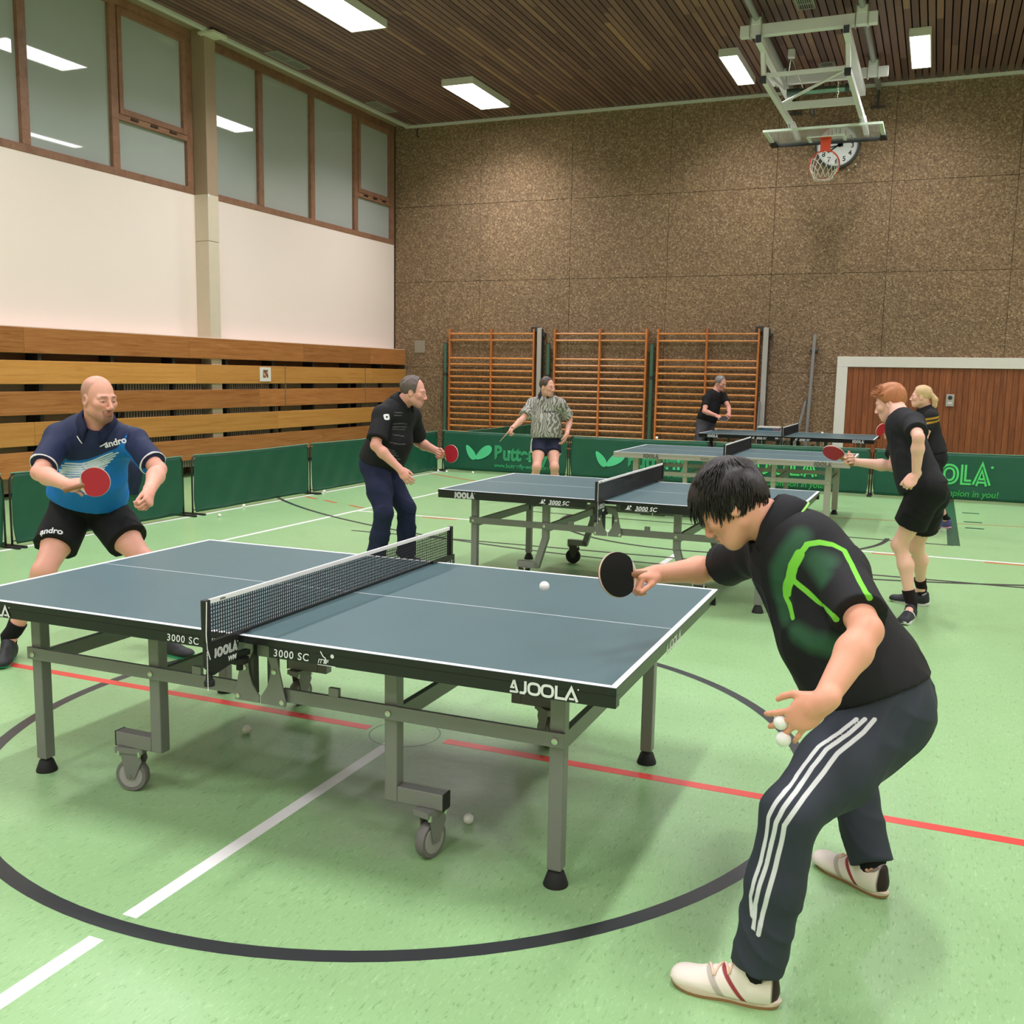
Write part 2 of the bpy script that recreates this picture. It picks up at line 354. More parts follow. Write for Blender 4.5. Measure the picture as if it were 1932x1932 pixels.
for i in range(ns): add_inst('slat',sm,ceiling,(sx0+i*pitch,0,0))
M_trim=mat('pale_green_trim',srgb(206,206,196),.5)
MB().box(-10.52,-10.43,YF,YB-.06,ZC-.035,ZC+.12).build('trim_1',M_trim,None)
tag(bpy.data.objects['trim_1'],'pale cover strip between the window band and the slat ceiling','trim',kind='structure')
tag(MB().box(-10.52,XR,YB-.065,YB-.001,ZC-.045,ZC+.12).build('trim_2',M_trim),'pale cover strip between slat ceiling and aggregate wall','trim',kind='structure')
# ---------------------------------------------------------------- lamps
M_house=mat('lamp_housing',srgb(214,212,200),.5); 
M_diff=mat('lamp_diffuser',(.9,.9,.9),.4,emit=((1.0,.985,.98),11.0))
def lamp_fix(i,xc,yc,wd,ln,label):
    root=tag(empty('ceiling_lamp',(xc,yc,ZC)),label,'ceiling light','hall ceiling lamps')
    h=.115; m=MB()
    m.box(-wd/2,wd/2,-ln/2,ln/2,-.03,0)
    t=.016
    m.box(-wd/2,-wd/2+t,-ln/2,ln/2,-h,-.03); m.box(wd/2-t,wd/2,-ln/2,ln/2,-h,-.03)
    m.box(-wd/2+t,wd/2-t,-ln/2,-ln/2+.03,-h,-.03); m.box(-wd/2+t,wd/2-t,ln/2-.03,ln/2,-h,-.03)
    m.build('housing',M_house,root,bevel=.004)
    MB().box(-wd/2+t+.001,wd/2-t-.001,-ln/2+.031,ln/2-.031,-h+.005,-.06).build('diffuser',M_diff,root)
    return root
for i,(xc,yc,wd,ln) in enumerate(LAMPS):
    wide=wd>.5
    if yc>15: lb={-8.0:'wide white ceiling lamp near the window band by the aggregate wall',-3.33:'slim white ceiling lamp between hoop frame and wide lamp',-.57:'slim white ceiling lamp standing free of the hoop frame',4.1:'wide white ceiling lamp over the far corner of the wood door'}[xc]
    elif yc>10 and xc<-7: lb='wide white ceiling lamp near the concrete column'
    else: lb=('wide' if wide else 'slim')+' white lamp above '+{12.5:'the silver apron table',7.95:'the second table',3.4:'the centre circle table',-1.15:'the open near floor',-5.4:'the plaster end wall floor'}[yc]+{-8.0:' on the window side',-3.33:' in window side row',-.57:' in plain wall side row',4.1:' on the plain wall side'}[xc]
    lamp_fix(i,xc,yc,wd,ln,lb)
# ---------------------------------------------------------------- ceiling vents
M_ventf=mat('vent_frame',srgb(150,148,136),.5); M_ventd=mat('vent_inside',srgb(52,50,46),.7)
def vent(x,y,wx,wy,label,rows=2):
    r=tag(empty('ceiling_vent',(x,y,ZC)),label,'vent','ceiling vents')
    m=MB(); f=.022
    m.box(-wx/2,wx/2,-wy/2,-wy/2+f,-.014,0);m.box(-wx/2,wx/2,wy/2-f,wy/2,-.014,0);m.box(-wx/2,-wx/2+f,-wy/2+f,wy/2-f,-.014,0);m.box(wx/2-f,wx/2,-wy/2+f,wy/2-f,-.014,0); m.box(-wx/2+f,wx/2-f,-.01,.01,-.012,0)
    m.build('frame',M_ventf,r); MB().box(-wx/2+f,wx/2-f,-wy/2+f,wy/2-f,-.004,-.001).build('backing',M_ventd,r)
    s=MB(); n=7
    for k in range(n): xx=-wx/2+f+(wx-2*f)*(k+.5)/n; s.box(xx-.005,xx+.005,-wy/2+f,wy/2-f,-.011,-.005)
    s.build('louvre',M_ventf,r)
vent(-10.2,14.42,.26,.95,'long grey ceiling vent near the windows behind the column'); vent(-10.22,17.47,.26,.78,'long grey ceiling vent near the windows by the end wall'); vent(-10.2,10.9,.26,.95,'long grey ceiling vent near the windows before the column')
vent(-2.0,14.72,.24,.42,'small grey ceiling vent before the hoop frame'); vent(-1.99,17.65,.24,.44,'small grey ceiling vent above the hoop frame')
sb=MB().box(-10.60,-10.30,12.68,13.0,ZC-.08,ZC-.0355).build('detector_box',mat('white_box',srgb(214,212,192),.5),bevel=.008); tag(sb,'small pale box fixed at the ceiling edge above the column','junction box')
# ================================================================ lettering helpers
def text_obj(s,size,M,m,parent,name='lettering',bold=0.0,align='LEFT',thick=.0006,shear=0.0,space=1.0,sx=1.0):
    cu=bpy.data.curves.new(name,'FONT'); cu.body=s; cu.size=size; cu.offset=bold; cu.align_x=align; cu.extrude=thick/2; cu.shear=shear; cu.space_character=space
    to=bpy.data.objects.new('tmp',cu); me=bpy.data.meshes.new_from_object(to); bpy.data.objects.remove(to); bpy.data.curves.remove(cu)
    me.transform(Matrix.Diagonal((sx,1,1,1))); me.transform(M); me.name=name
    o=bpy.data.objects.new(name,me); col.objects.link(o); me.materials.clear(); me.materials.append(m); o.parent=parent; return o
def subdiv(ob,n=2,thr=.008):
    import bmesh
    b=bmesh.new(); b.from_mesh(ob.data); bmesh.ops.triangulate(b,faces=b.faces[:])
    for _ in range(n):
        es=[e for e in b.edges if e.calc_length()>thr]
        if not es: break
        bmesh.ops.subdivide_edges(b,edges=es,cuts=1,use_grid_fill=True); bmesh.ops.triangulate(b,faces=b.faces[:])
    b.to_mesh(ob.data); b.free()
def frame(o,right,up):
    r=Vector(right).normalized();u=Vector(up);u=(u-r*u.dot(r)).normalized();n=r.cross(u)
    return Matrix(((r.x,u.x,n.x,o[0]),(r.y,u.y,n.y,o[1]),(r.z,u.z,n.z,o[2]),(0,0,0,1)))
def ribbon(mb,pts,w,M,z=.0006,closed=False):
    P=[Vector((p[0],p[1])) for p in pts]; n=len(P); L=[];Rr=[]
    for i in range(n):
        a=P[i-1] if (i>0 or closed) else None; b=P[(i+1)%n] if (i<n-1 or closed) else None
        d1=(P[i]-a).normalized() if a is not None else None; d2=(b-P[i]).normalized() if b is not None else None
        if d1 is None: d1=d2
        if d2 is None: d2=d1
        n1=Vector((-d1.y,d1.x));n2=Vector((-d2.y,d2.x)); nn=(n1+n2)
        if nn.length<1e-6: nn=n1
        nn.normalize(); k=min(2.2,1/max(.35,nn.dot(n1))); L.append(P[i]+nn*(w/2*k)); Rr.append(P[i]-nn*(w/2*k))
    vs=[M@Vector((q.x,q.y,z)) for q in L]+[M@Vector((q.x,q.y,z)) for q in Rr]; fs=[]
    for i in range(n if closed else n-1):
        j=(i+1)%n; fs.append((n+i,n+j,j,i))
    mb.add(vs,fs)
def sup_ell(cx,cy,rx,ry,e=2.0,n=28):
    out=[]
    for k in range(n):
        a=2*math.pi*k/n; c,s=math.cos(a),math.sin(a)
        out.append((cx+rx*math.copysign(abs(c)**(2/e),c),cy+ry*math.copysign(abs(s)**(2/e),s)))
    return out
def joola(M,h,m,parent,m_in=None,wide=False,emblem=False,name='brand_lettering'):
    """club-table maker's lettering, letter height h, origin at lower left"""
    mb=MB(); ins=MB(); s=h
    if wide:
        w=.20*s; x=0
        if emblem:
            ribbon(mb,[(.04*s,.0*s+w/2),(.62*s,w/2)],w*.8,M); ribbon(mb,[(.66*s,.06*s),(.36*s,.98*s)],w*.9,M); ribbon(mb,[(.36*s,.98*s),(.16*s,.42*s),(.40*s,.42*s)],w*.75,M); x=.82*s
        ribbon(mb,[(x,w/2),(x+.34*s,w/2),(x+.44*s,.24*s),(x+.44*s,s)],w,M); x+=.62*s
        for _ in range(2): ribbon(mb,sup_ell(x+.50*s,.5*s,.42*s,.40*s,2.8),w,M,closed=True); x+=1.03*s
        x+=.06*s; ribbon(mb,[(x+.09*s,s),(x+.09*s,w/2),(x+.72*s,w/2)],w,M); x+=.72*s
        ribbon(mb,[(x+.06*s,0),(x+.52*s,.96*s),(x+.98*s,0)],w*1.05,M); ribbon(mb,[(x+.36*s,.17*s),(x+.74*s,.17*s)],w*.8,M); x+=1.0*s
        ribbon(mb,sup_ell(x+.03*s,.92*s,.035*s,.035*s,2,10),.05*s,M,closed=True)
    else:
        w=.27*s; x=0; L=[]
        L.append(([(x+.02*s,w/2),(x+.16*s,w/2+.02*s),(x+.22*s,.26*s),(x+.22*s,s)],False)); x+=.44*s
        for _ in range(2): L.append((sup_ell(x+.44*s,.5*s,.31*s,.38*s,2.2),True)); x+=.93*s
        x+=.02*s; L.append(([(x+.14*s,s),(x+.14*s,w/2),(x+.50*s,w/2)],False)); x+=.56*s
        L.append(([(x+.10*s,0),(x+.40*s,.92*s),(x+.70*s,0)],False)); L.append(([(x+.26*s,.24*s),(x+.54*s,.24*s)],False)); x+=.84*s
        for p,c in L:
            ribbon(mb,p,w,M,closed=c)
            if m_in: ribbon(ins,p,w*.24,M,.0011,closed=c)
        ribbon(mb,sup_ell(x,.92*s,.04*s,.04*s,2,10),.05*s,M,closed=True)
    o=mb.build(name,m,parent)
    if m_in and ins.v: ins.build(name+'_inline',m_in,o)
    return x
M_ink_w=mat('ink_white',(.80,.82,.82),.5); M_ink_k=mat('ink_black',(.02,.02,.022),.5)
# ================================================================ tables
def m_top():
    t=NT('table_top_green'); n=t.noise(t.obj(),3,3); t.base(t.mix(n,srgb(68,96,100),srgb(76,104,108))); t.set(Roughness=.42,Specular_IOR_Level=.5); return t.m
M_top=m_top(); M_apron=mat('apron_black',srgb(24,26,26),.28,.0,.5); M_tline=mat('table_line_white',(.86,.87,.9),.5)
M_leg=mat('leg_olive_grey',srgb(126,126,122),.38,.2,.5); M_rub=mat('black_rubber',srgb(24,24,24),.75); M_bolt=mat('bolt_zinc',srgb(196,206,190),.25,.85)
M_silver=mat('apron_silver',srgb(178,172,162),.35,.45); M_wheel=mat('wheel_grey',srgb(112,110,108),.6); M_hub=mat('wheel_hub',srgb(158,156,154),.45)
M_arm=mat('leg_arm_dark',srgb(52,52,48),.5)
TW,TL=.7625,1.37
def caster(parent,x,y,z,ang,face):
    root=empty('caster',(x,y,0),ang,parent)
    MB().lathe([(.0625,-.018),(.066,-.012),(.066,.012),(.0625,.018)],(0,0,.066),'y',28).build('tyre',M_wheel if face else M_rub,root,smooth='auto')
    MB().lathe([(.048,-.0195),(.050,-.017),(.050,.017),(.048,.0195)],(0,0,.066),'y',24).build('hub',M_hub if face else M_rub,root,smooth='auto')
    m=MB()
    for s in (-1,1): m.prism([(-.035,.155),(.045,.155),(.052,.13),(.018,.055),(-.014,.055)],.003,frame((0,s*.024,0),(1,0,0),(0,0,1)))
    m.box(-.045,.05,-.028,.028,.155,.162); m.tube([(0,-.03,.066),(0,.03,.066)],.008,8)
    m.build('fork',M_leg if face else M_arm,root)
    MB().box(-.055,.06,-.034,.034,.163,z).build('mount_plate',M_leg,root)
    for bx in (-.04,.045): MB().tube([(bx,-.03,.15),(bx,-.03,.172)],.007,6).build('bolt',M_bolt,root)
def make_table(X,Y,th,label,style='sc',slant=False,new_logo=False):
    root=tag(empty('table_tennis_table',(X,Y,0),th),label,'table','table tennis tables')
    ap=M_silver if style=='silver' else M_apron; leg=M_silver if style=='silver' else M_leg
    for s in (-1,1):
        g=.006; x0,x1=(g,TL) if s>0 else (-TL,-g)
        top=MB().box(x0,x1,-TW,TW,.735,.76).build('tabletop',M_top,root,bevel=.0015)
        # painted lines: thin proud films
        z0,z1=.7598,.7604
        for (a,b,c,d,nm) in ((x0,x1,-TW,-TW+.02,'side_line'),(x0,x1,TW-.02,TW,'side_line'),((x1-.02 if s>0 else x0),(x1 if s>0 else x0+.02),-TW+.02,TW-.02,'end_line'),(x0+(0 if s>0 else .02),x1-(.02 if s>0 else 0),-.0016,.0016,'centre_line')):
            MB().box(a,b,c,d,z0,z1).build(nm,M_tline,top)
        xi=.135*s; xo=1.355*s
        for ys in (-1,1):
            MB().box(min(xi,s*TL),max(xi,s*TL),min(ys*(TW-.0015),ys*(TW-.04)),max(ys*(TW-.0015),ys*(TW-.04)),.695,.7345).build('apron',ap,root,bevel=.002)
            MB().box(min(s*g,s*TL),max(s*g,s*TL),min(ys*(TW+.0012),ys*(TW-.001)),max(ys*(TW+.0012),ys*(TW-.001)),.7355,.7585).build('edge_band',ap,top)
        MB().box(min(xo,xo-.03*s),max(xo,xo-.03*s),-TW+.04,TW-.04,.695,.7345).build('apron_end',ap,root,bevel=.002)
        MB().box(min(s*(TL+.001),s*(TL-.001)),max(s*(TL+.001),s*(TL-.001)),-TW,TW,.7355,.7585).build('edge_band',ap,top)
        MB().box(s*.30-.02,s*.30+.02,-TW+.04,TW-.04,.70,.7345).build('cross_rail',M_arm,root)
        lw=.05 if style=='sc' else .07
        for ys in (-1,1):
            y=ys*.575; xl=s*1.13
            l=MB().box(xl-lw/2,xl+lw/2,y-lw/2,y+lw/2,.058,.6945).build('leg',leg,root,bevel=.004)
            MB().lathe([(.042,0),(.042,.006),(.028,.046),(.022,.050),(.022,.06)],(xl,y,0),'z',20).build('rubber_foot',M_rub,l,smooth='auto')
            # inner leg that carries the castor
            xi2=s*.52
            if not slant:
                l=MB().box(xi2-.025,xi2+.025,y-.025,y+.025,.185,.6945).box(min(xi2+.025*s,s*.725),max(xi2+.025*s,s*.725),y-.025,y+.025,.185,.243).build('inner_leg',leg,root,bevel=.004)
                MB().box(s*.7245-.002,s*.7245+.003,y-.0255,y+.0255,.1845,.2435).build('end_cap',M_rub,l)
                caster(root,s*.665,y,.185,(.25 if s<0 else 1.35)+(0 if ys<0 else 1.1),True)
            else:
                m=MB().box(xi2-.025,xi2+.025,y-.025,y+.025,.40,.6945).beam((xi2,y,.41),(xi2+s*.075,y,.17),.05,.05).box(min(xi2+.05*s,s*.75),max(xi2+.05*s,s*.75),y-.025,y+.025,.165,.215)
                m.build('inner_leg',leg,root,bevel=.003); caster(root,s*.70,y,.165,.2*s+ys*.3,False)
            # longitudinal rail
            yr=ys*(.575+.034)
            r=MB().box(min(s*.085,s*1.162),max(s*.085,s*1.162),yr-.008,yr+.008,.486,.536).build('side_rail',leg,root,bevel=.002)
            for bx in (1.13,.52): MB().lathe([(.011,-.004),(.011,.003),(.006,.005)] if ys>0 else [(.006,-.005),(.011,-.003),(.011,.004)],(s*bx,yr+ys*.0095,.508),'y',10).build('bolt',M_bolt,r,smooth='auto')
            MB().box(s*.30-.02,s*.30+.02,yr-.008,yr+.008,.5365,.566).build('stop_block',leg,root)
            # hinge plate with half of the teardrop opening
            yp=ys*.632
            P=[(.004,.474),(.108,.474),(.112,.49),(.072,.665),(.060,.69),(.028,.69),(.028,.665),(.036,.648),(.050,.618),(.046,.58),(.032,.540),(.010,.508),(.004,.502)]
            P=[(px*s,pz) for px,pz in P]
            if s<0: P=P[::-1]
            hp=MB().prism(P,.006,frame((0,yp+.003,0),(1,0,0),(0,0,1))).build('hinge_plate',leg,root)
            for bx,bz in ((.096,.49),(.065,.60)): MB().lathe([(.010,-.005),(.010,.004),(.006,.006)] if ys>0 else [(.006,-.006),(.010,-.004),(.010,.005)],(s*bx,yp+ys*.004,bz),'y',10).build('bolt',M_bolt,hp,smooth='auto')
            if s>0: MB().box(-.045,.045,yp-ys*.03-.004,yp-ys*.03+.004,.640,.69).build('hinge_bridge',leg,root)
            MB().box(min(s*.030,s*.062),max(s*.030,s*.062),min(yp-ys*.004,yp-ys*.034),max(yp-ys*.004,yp-ys*.034),.50,.69).build('hinge_web',M_arm,root)
        for xb in (1.13,.52):
            MB().box(s*xb-.012,s*xb+.012,-.549,.549,.455,.515).build('cross_beam',leg,root,bevel=.002)
    # lettering on the aprons
    ink=M_ink_k if style=='silver' else M_ink_w; inner=None
    for side in (-1,1):
        yy=side*(TW+.0014)
        def F(x,z): return frame((x*-side,yy,z),(-side,0,0),(0,0,1))
        if new_logo:
            joola(F(1.03,.7005),.042,ink,root,None,True,True); joola(F(-1.298,.7005),.042,ink,root,None,True,True)
            xs2=((.156,True),(-.304,True))
        elif style=='sc':
            joola(F(-1.225,.700),.047,ink,root,M_apron); joola(F(1.05,.700),.047,ink,root,M_apron); xs2=((.245,False),(-.43,False))
        else:
            joola(F(-1.0,.700),.052,ink,root,M_silver); joola(F(.98,.700),.052,ink,root,M_silver); xs2=()
            for x in (-.31,.25): text_obj('5000',.052,F(x,.704),ink,root,'model_lettering',-.0008,thick=.0004)
        for x,new in xs2:
            if new:
                text_obj('3000 SC',.036,F(x,.7035),ink,root,'model_lettering',.0004,space=1.18,shear=.08)
                text_obj('ITTF',.021,F(x+.178,.703),ink,root,'federation_lettering',.0004,shear=.3)
                q=MB(); f=F(x+.178,.698); ribbon(q,[(0,0),(.07,0)],.0022,f); ribbon(q,[(.012,.046),(.022,.030),(.032,.024),(.03,.006)],.004,f); ribbon(q,sup_ell(.058,.034,.0035,.0035,2,10),.007,f,closed=True); q.build('federation_emblem',ink,root)
            else:
                text_obj('3000 SC',.044,F(x,.703),ink,root,'model_lettering',.0008,shear=.25,space=1.08); text_obj('MADE IN GERMANY',.012,F(x-.002,.6915+.004),ink,root,'origin_lettering',0)
                q=MB(); f=F(x-.075,.705); ribbon(q,[(0,0),(.05,0)],.003,f); ribbon(q,[(.012,.006),(.038,.012)],.010,f); ribbon(q,[(.02,.012),(.026,.03)],.008,f); ribbon(q,sup_ell(.042,.026,.004,.004,2,10),.006,f,closed=True); q.build('federation_emblem',ink,root)
    for s in (-1,1):
        f=frame((s*(TL+.0016),s*-.16,.703),(0,s,0),(0,0,1))
        if style=='sc': joola(f,.042,ink,root,None if new_logo else M_apron,new_logo,new_logo)
    return root
TABS=[(-2.179,3.488,.0046),(-2.199,7.739,-.008),(-2.198,12.405,.0067),(-2.193,17.16,-.0074)]
make_table(*TABS[0],'dark green table tennis table standing over the floor centre circle','sc',False,True)
make_table(*TABS[1],'dark green table with black apron standing second from the circle table','sc',True)
make_table(*TABS[2],'green table with silver grey apron marked 5000','silver',False)
make_table(*TABS[3],'dark green table with black apron nearest the aggregate wall behind the barriers','sc',True)
# ================================================================ nets
M_net=mat('net_black',(.012,.012,.013),.8); M_tape=mat('net_tape_white',(.80,.79,.78),.6); M_post=mat('net_post_black',srgb(22,22,23),.45); M_cord=mat('white_cord',(.8,.8,.78),.6)
NET_ME={}
def net_mesh(step,th):
    if (step,th) in NET_ME: return NET_ME[(step,th)]
    m=MB(); y0,y1=-.905,.905; z0,z1=.768,.897
    n=int((y1-y0)/step)
    for i in range(n+1): y=y0+(y1-y0)*i/n; m.box(-th/2,th/2,y-th/2,y+th/2,z0,z1)
    k=int((z1-z0)/step)
    for i in range(k+1): z=z0+(z1-z0)*i/k; m.box(-th/2,th/2,y0,y1,z-th/2,z+th/2)
    me=m.mesh('net'); me.materials.append(M_net); NET_ME[(step,th)]=me; return me
def make_net(X,Y,th,label,step,tw,detail=True):
    root=tag(empty('table_tennis_net',(X,Y,0),th),label,'net','table tennis nets')
    add_inst('net_mesh',net_mesh(step,tw),root)
    t=MB().box(-.004,.004,-.905,.905,.896,.913).build('top_tape',M_tape,root,bevel=.002)
    if detail: text_obj('JOOLA',.009,frame((.0044,-.845,.901),(0,1,0),(0,0,1)),M_ink_k,t,'tape_lettering',.0004)
    MB().tube([(0,-.905,.766),(0,.905,.766)],.004,6).build('bottom_cord',M_net,root)
    for s in (-1,1):
        p=MB().box(-.011,.011,s*.915-.013,s*.915+.013,.752,.914).build('post',M_post,root,bevel=.003)
        # clamp arm, lower jaw and plate
        pl=[(-.935*1,.772),(-.70,.772),(-.70,.762),(-.762,.7615),(-.775,.700),(-.80,.672),(-.90,.655),(-.935,.690)]
        pl=[(s*-a,z) for a,z in pl]
        if s>0: pl=pl[::-1]
        c=MB().prism([(a,z) for a,z in pl],.016,frame((-.0,0,0),(0,1,0),(0,0,1))).build('clamp_plate',M_post,root)
        MB().box(-.012,.012,min(s*.70,s*.78),max(s*.70,s*.78),.676,.694).build('lower_jaw',M_post,root)
        k=MB().lathe([(.012,-.045),(.012,-.02),(.030,-.02),(.033,-.014),(.033,-.002),(.03,0.0)],(0,s*.745,.675),'z',18); k.build('clamp_knob',M_rub,root,smooth='auto')
        MB().lathe([(.018,0),(.018,.018),(.012,.02),(.010,.05)],(0,s*.905,.618),'z',14).build('tension_knob',M_rub,root,smooth='auto')
        for dx in (1,-1):
            right=(0,dx,0); o0=(-.898 if s<0 else .790) if dx>0 else (-.790 if s<0 else .898); fx=.0166 if dx>0 else -.0006
            joola(frame((fx,o0,.712),right,(0,0,1)),.033,M_ink_w,c,M_post)
            text_obj('WM',.024,frame((fx,o0+dx*.07,.684),right,(0,0,1)),M_ink_w,c,'model_lettering',.0006,shear=.2)
    MB().tube([(.013,-.925,.91),(.014,-.932,.80),(.016,-.931,.752),(.02,-.922,.715)],.0018,6).build('tension_cord',M_cord,root)
    b=MB()
    for i in range(26): b.sphere((.018,-.934,.742-i*.0052),.0021,6)
    b.build('bead_chain',M_cord,root)
    return root
make_net(*TABS[0],'black table tennis net with white tape and JOOLA clamp over centre circle table',.0125,.0026)
make_net(*TABS[1],'black net with white tape on the second table',.013,.0028)
make_net(*TABS[2],'black net with white tape on the silver apron table',.016,.004,False)
make_net(*TABS[3],'black net with white tape on the table by the aggregate wall',.018,.005,False)
# ================================================================ green playing-area barriers
def m_fab():
    t=NT('barrier_fabric'); n=t.noise(t.obj((2,2,2)),2.5,4); t.base(t.mix(n,srgb(22,78,60),srgb(30,92,70))); t.set(Roughness=.42,Specular_IOR_Level=.45); return t.m
M_fab=m_fab(); M_bar=mat('barrier_tube',srgb(24,26,25),.45); M_hem=mat('barrier_hem',srgb(96,140,116),.55); M_logo=mat('barrier_print_mint',srgb(86,206,148),.5); M_logo2=mat('barrier_print_lime',srgb(84,210,112),.5)
PAN=2.28; BH=.685
def wave(seed,x,z): return .007*math.sin(3.1*x+seed)+.006*math.sin(7.3*x+2.2*z*4+seed*2.1)*(1-z/BH*.6)+.004*math.sin(15*x-9*z+seed)
def barrier(x,y,ang,label,seed,logo=None,L=PAN,bow=0.0):
    """panel runs along local +x from the origin, printed face towards local -y"""
    root=tag(empty('barrier',(x,y,0),ang),label,'barrier','green playing-area barriers')
    nx,nz=56,14; vs=[];fs=[]
    W=lambda a,b: wave(seed,a,b)+bow*math.sin(math.pi*a/L)
    for j in range(nz+1):
        for i in range(nx+1):
            a=L*i/nx; z=.022+(BH-.022)*j/nz; sag=-.012*math.sin(math.pi*i/nx)*(j/nz)
            cx=a
            if i in (0,nx): cx=a+(.03 if i==0 else -.03)*(abs(j/nz-.5)*2)**3
            vs.append((cx,W(a,z),z+sag))
    for j in range(nz):
        for i in range(nx): k=j*(nx+1)+i; fs.append((k,k+1,k+nx+2,k+nx+1))
    o=MB().add(vs,fs).build('fabric',M_fab,root,smooth=True); sm=o.modifiers.new('s','SOLIDIFY'); sm.thickness=.003; sm.offset=0
    pts=[(L*i/nx,W(L*i/nx,BH),BH+.002-.012*math.sin(math.pi*i/nx)) for i in range(0,nx+1,2)]
    MB().tube(pts,.0065,6).build('top_hem',M_hem,root)
    for e in (0,1):
        xe=e*L; s=1 if e==0 else -1
        MB().tube([(xe+s*.05,.01,BH-.01),(xe+s*.015,.012,BH-.02),(xe-s*.012,.012,BH-.06),(xe-s*.014,.012,.30),(xe-s*.014,.012,.02)],.010,8).build('end_post',M_bar,root,smooth=True)
        MB().box(xe-s*.014-.016,xe-s*.014+.016,-.17,.17,0,.022).build('foot',M_bar,root,bevel=.006)
    MB().tube([(0,.016,.05),(L,.016,.05)],.006,6).build('bottom_tube',M_bar,root)
    def stick(ob,dy=.012):
        subdiv(ob,3,.05)
        for v in ob.data.vertices:
            v.co.y=W(v.co.x,v.co.z)-dy
    def fr(a,z): return frame((a,0,z),(1,0,0),(0,0,1))
    if logo=='wings':
        m=MB()
        for (cx,cz,rx,rz,rot) in ((.53,.335,.145,.062,-.98),(.775,.335,.185,.080,.62)):
            n=40; P=[]
            for k in range(n):
                q=2*math.pi*k/n; px,pz=rx*math.cos(q),rz*math.sin(q)*(1.0+.28*math.cos(q)); P.append((cx+px*math.cos(rot)-pz*math.sin(rot),cz+px*math.sin(rot)+pz*math.cos(rot)))
            ring=[(cx,0,cz)]+[(px,0,pz) for px,pz in P]; m.add(ring,[(0,1+(k+1)%n,1+k) for k in range(n)])
        w_=m.build('emblem',M_logo,root); stick(w_)
        t=text_obj('Butterfly',.335,fr(.975,.235),M_logo,root,'brand_lettering',.013,space=.98,sx=.86); stick(t)
        t=text_obj('www.butterfly-world.com',.096,fr(.975,.105),M_logo,root,'web_lettering',.0025,space=1.0,sx=.99); stick(t)
    if logo=='inline':
        joola(fr(.50,.235),.285,M_logo2,root,M_fab)
        for ch in [c for c in root.children if c.name.startswith('brand')]:
            stick(ch)
            for c2 in ch.children: stick(c2,.0135)
        t=text_obj('Champion in you!',.125,fr(.78,.072),M_logo2,root,'slogan_lettering',.003,shear=.15,sx=.98); stick(t)
    return root
HP=math.pi/2
BX=-7.80
barrier(BX,1.9,HP,'plain green barrier panel nearest the front of the left row',.3)
barrier(BX,4.24,HP,'plain green barrier panel behind the seat end of the circle table',1.3)
barrier(BX,6.62,HP,'plain green barrier panel with a dark jacket hung over it',2.2)
barrier(BX,9.08,HP,'plain green barrier panel right of the V-shaped frame gap',3.4)
barrier(BX,11.44,HP,'plain green barrier panel behind the man in navy trousers',4.1)
barrier(BX,13.78,HP,'short green barrier panel closing the corner before the Butterfly banner',5.0,L=1.42)
barrier(-7.80,15.42,0,'green Butterfly banner barrier behind the man in the patterned polo',6.2,'wings')
barrier(-5.46,15.42,0,'green Butterfly banner barrier partly hidden by the silver apron table',7.7,'wings')
barrier(-3.10,15.40,-.008,'green JOOLA banner barrier seen under the silver apron table',8.5,'inline')
barrier(-.76,15.38,-.008,'green JOOLA banner barrier beside the red-haired player',9.4,'inline')
barrier(1.58,15.36,0,'green barrier panel closing the row towards the side wall',10.2)
barrier(-7.42,15.62,HP-.02,'green barrier panel running back towards the wall bars',11.4,L=1.5,bow=.04)
barrier(-7.44,17.2,HP-.02,'green barrier panel ending at the wall bars',12.1,L=1.5)
# ================================================================ wall bars
M_bars=m_wood('wall_bar_wood',srgb(170,98,48),srgb(192,116,62),srgb(206,136,80),(3,3,1),1.5,.4); M_rung=m_wood('rung_wood',srgb(186,116,58),srgb(208,138,76),srgb(220,156,92),(2,4,4),1.0,.35)
zr=[2.485,2.352,1.985]+[1.86-.1275*k for k in range(14)]
def wallbars(xs3,label):
    root=tag(empty('climbing_bars',(xs3[1],YB,0)),label,'wall bars','wooden wall bars')
    for x in xs3: 
        MB().box(x-xs3[1]-.018,x-xs3[1]+.018,-.125,-.012,.02,2.58).build('upright',M_bars,root,bevel=.004)
    for b in range(2):
        a0=xs3[b]-xs3[1]+.018; a1=xs3[b+1]-xs3[1]-.018; L=a1-a0
        me=MB().tube([(0,0,0),(L,0,0)],.019,10).mesh('rung'); me.materials.append(M_rung)
        for z in zr: add_inst('rung',me,root,(a0,-.095,z))
    return root
wallbars((-9.42,-8.47,-7.53),'wooden wall bars nearest the left corner'); wallbars((-7.08,-6.14,-5.20),'wooden wall bars between two green poles in the middle'); wallbars((-4.97,-4.03,-3.07),'wooden wall bars behind the grey-haired man in black')
M_gp=mat('green_pole',srgb(70,104,88),.35,.1); M_gpo=mat('grey_post',srgb(178,174,168),.45,.2); M_brk=mat('bracket_grey',srgb(62,60,58),.5,.3)
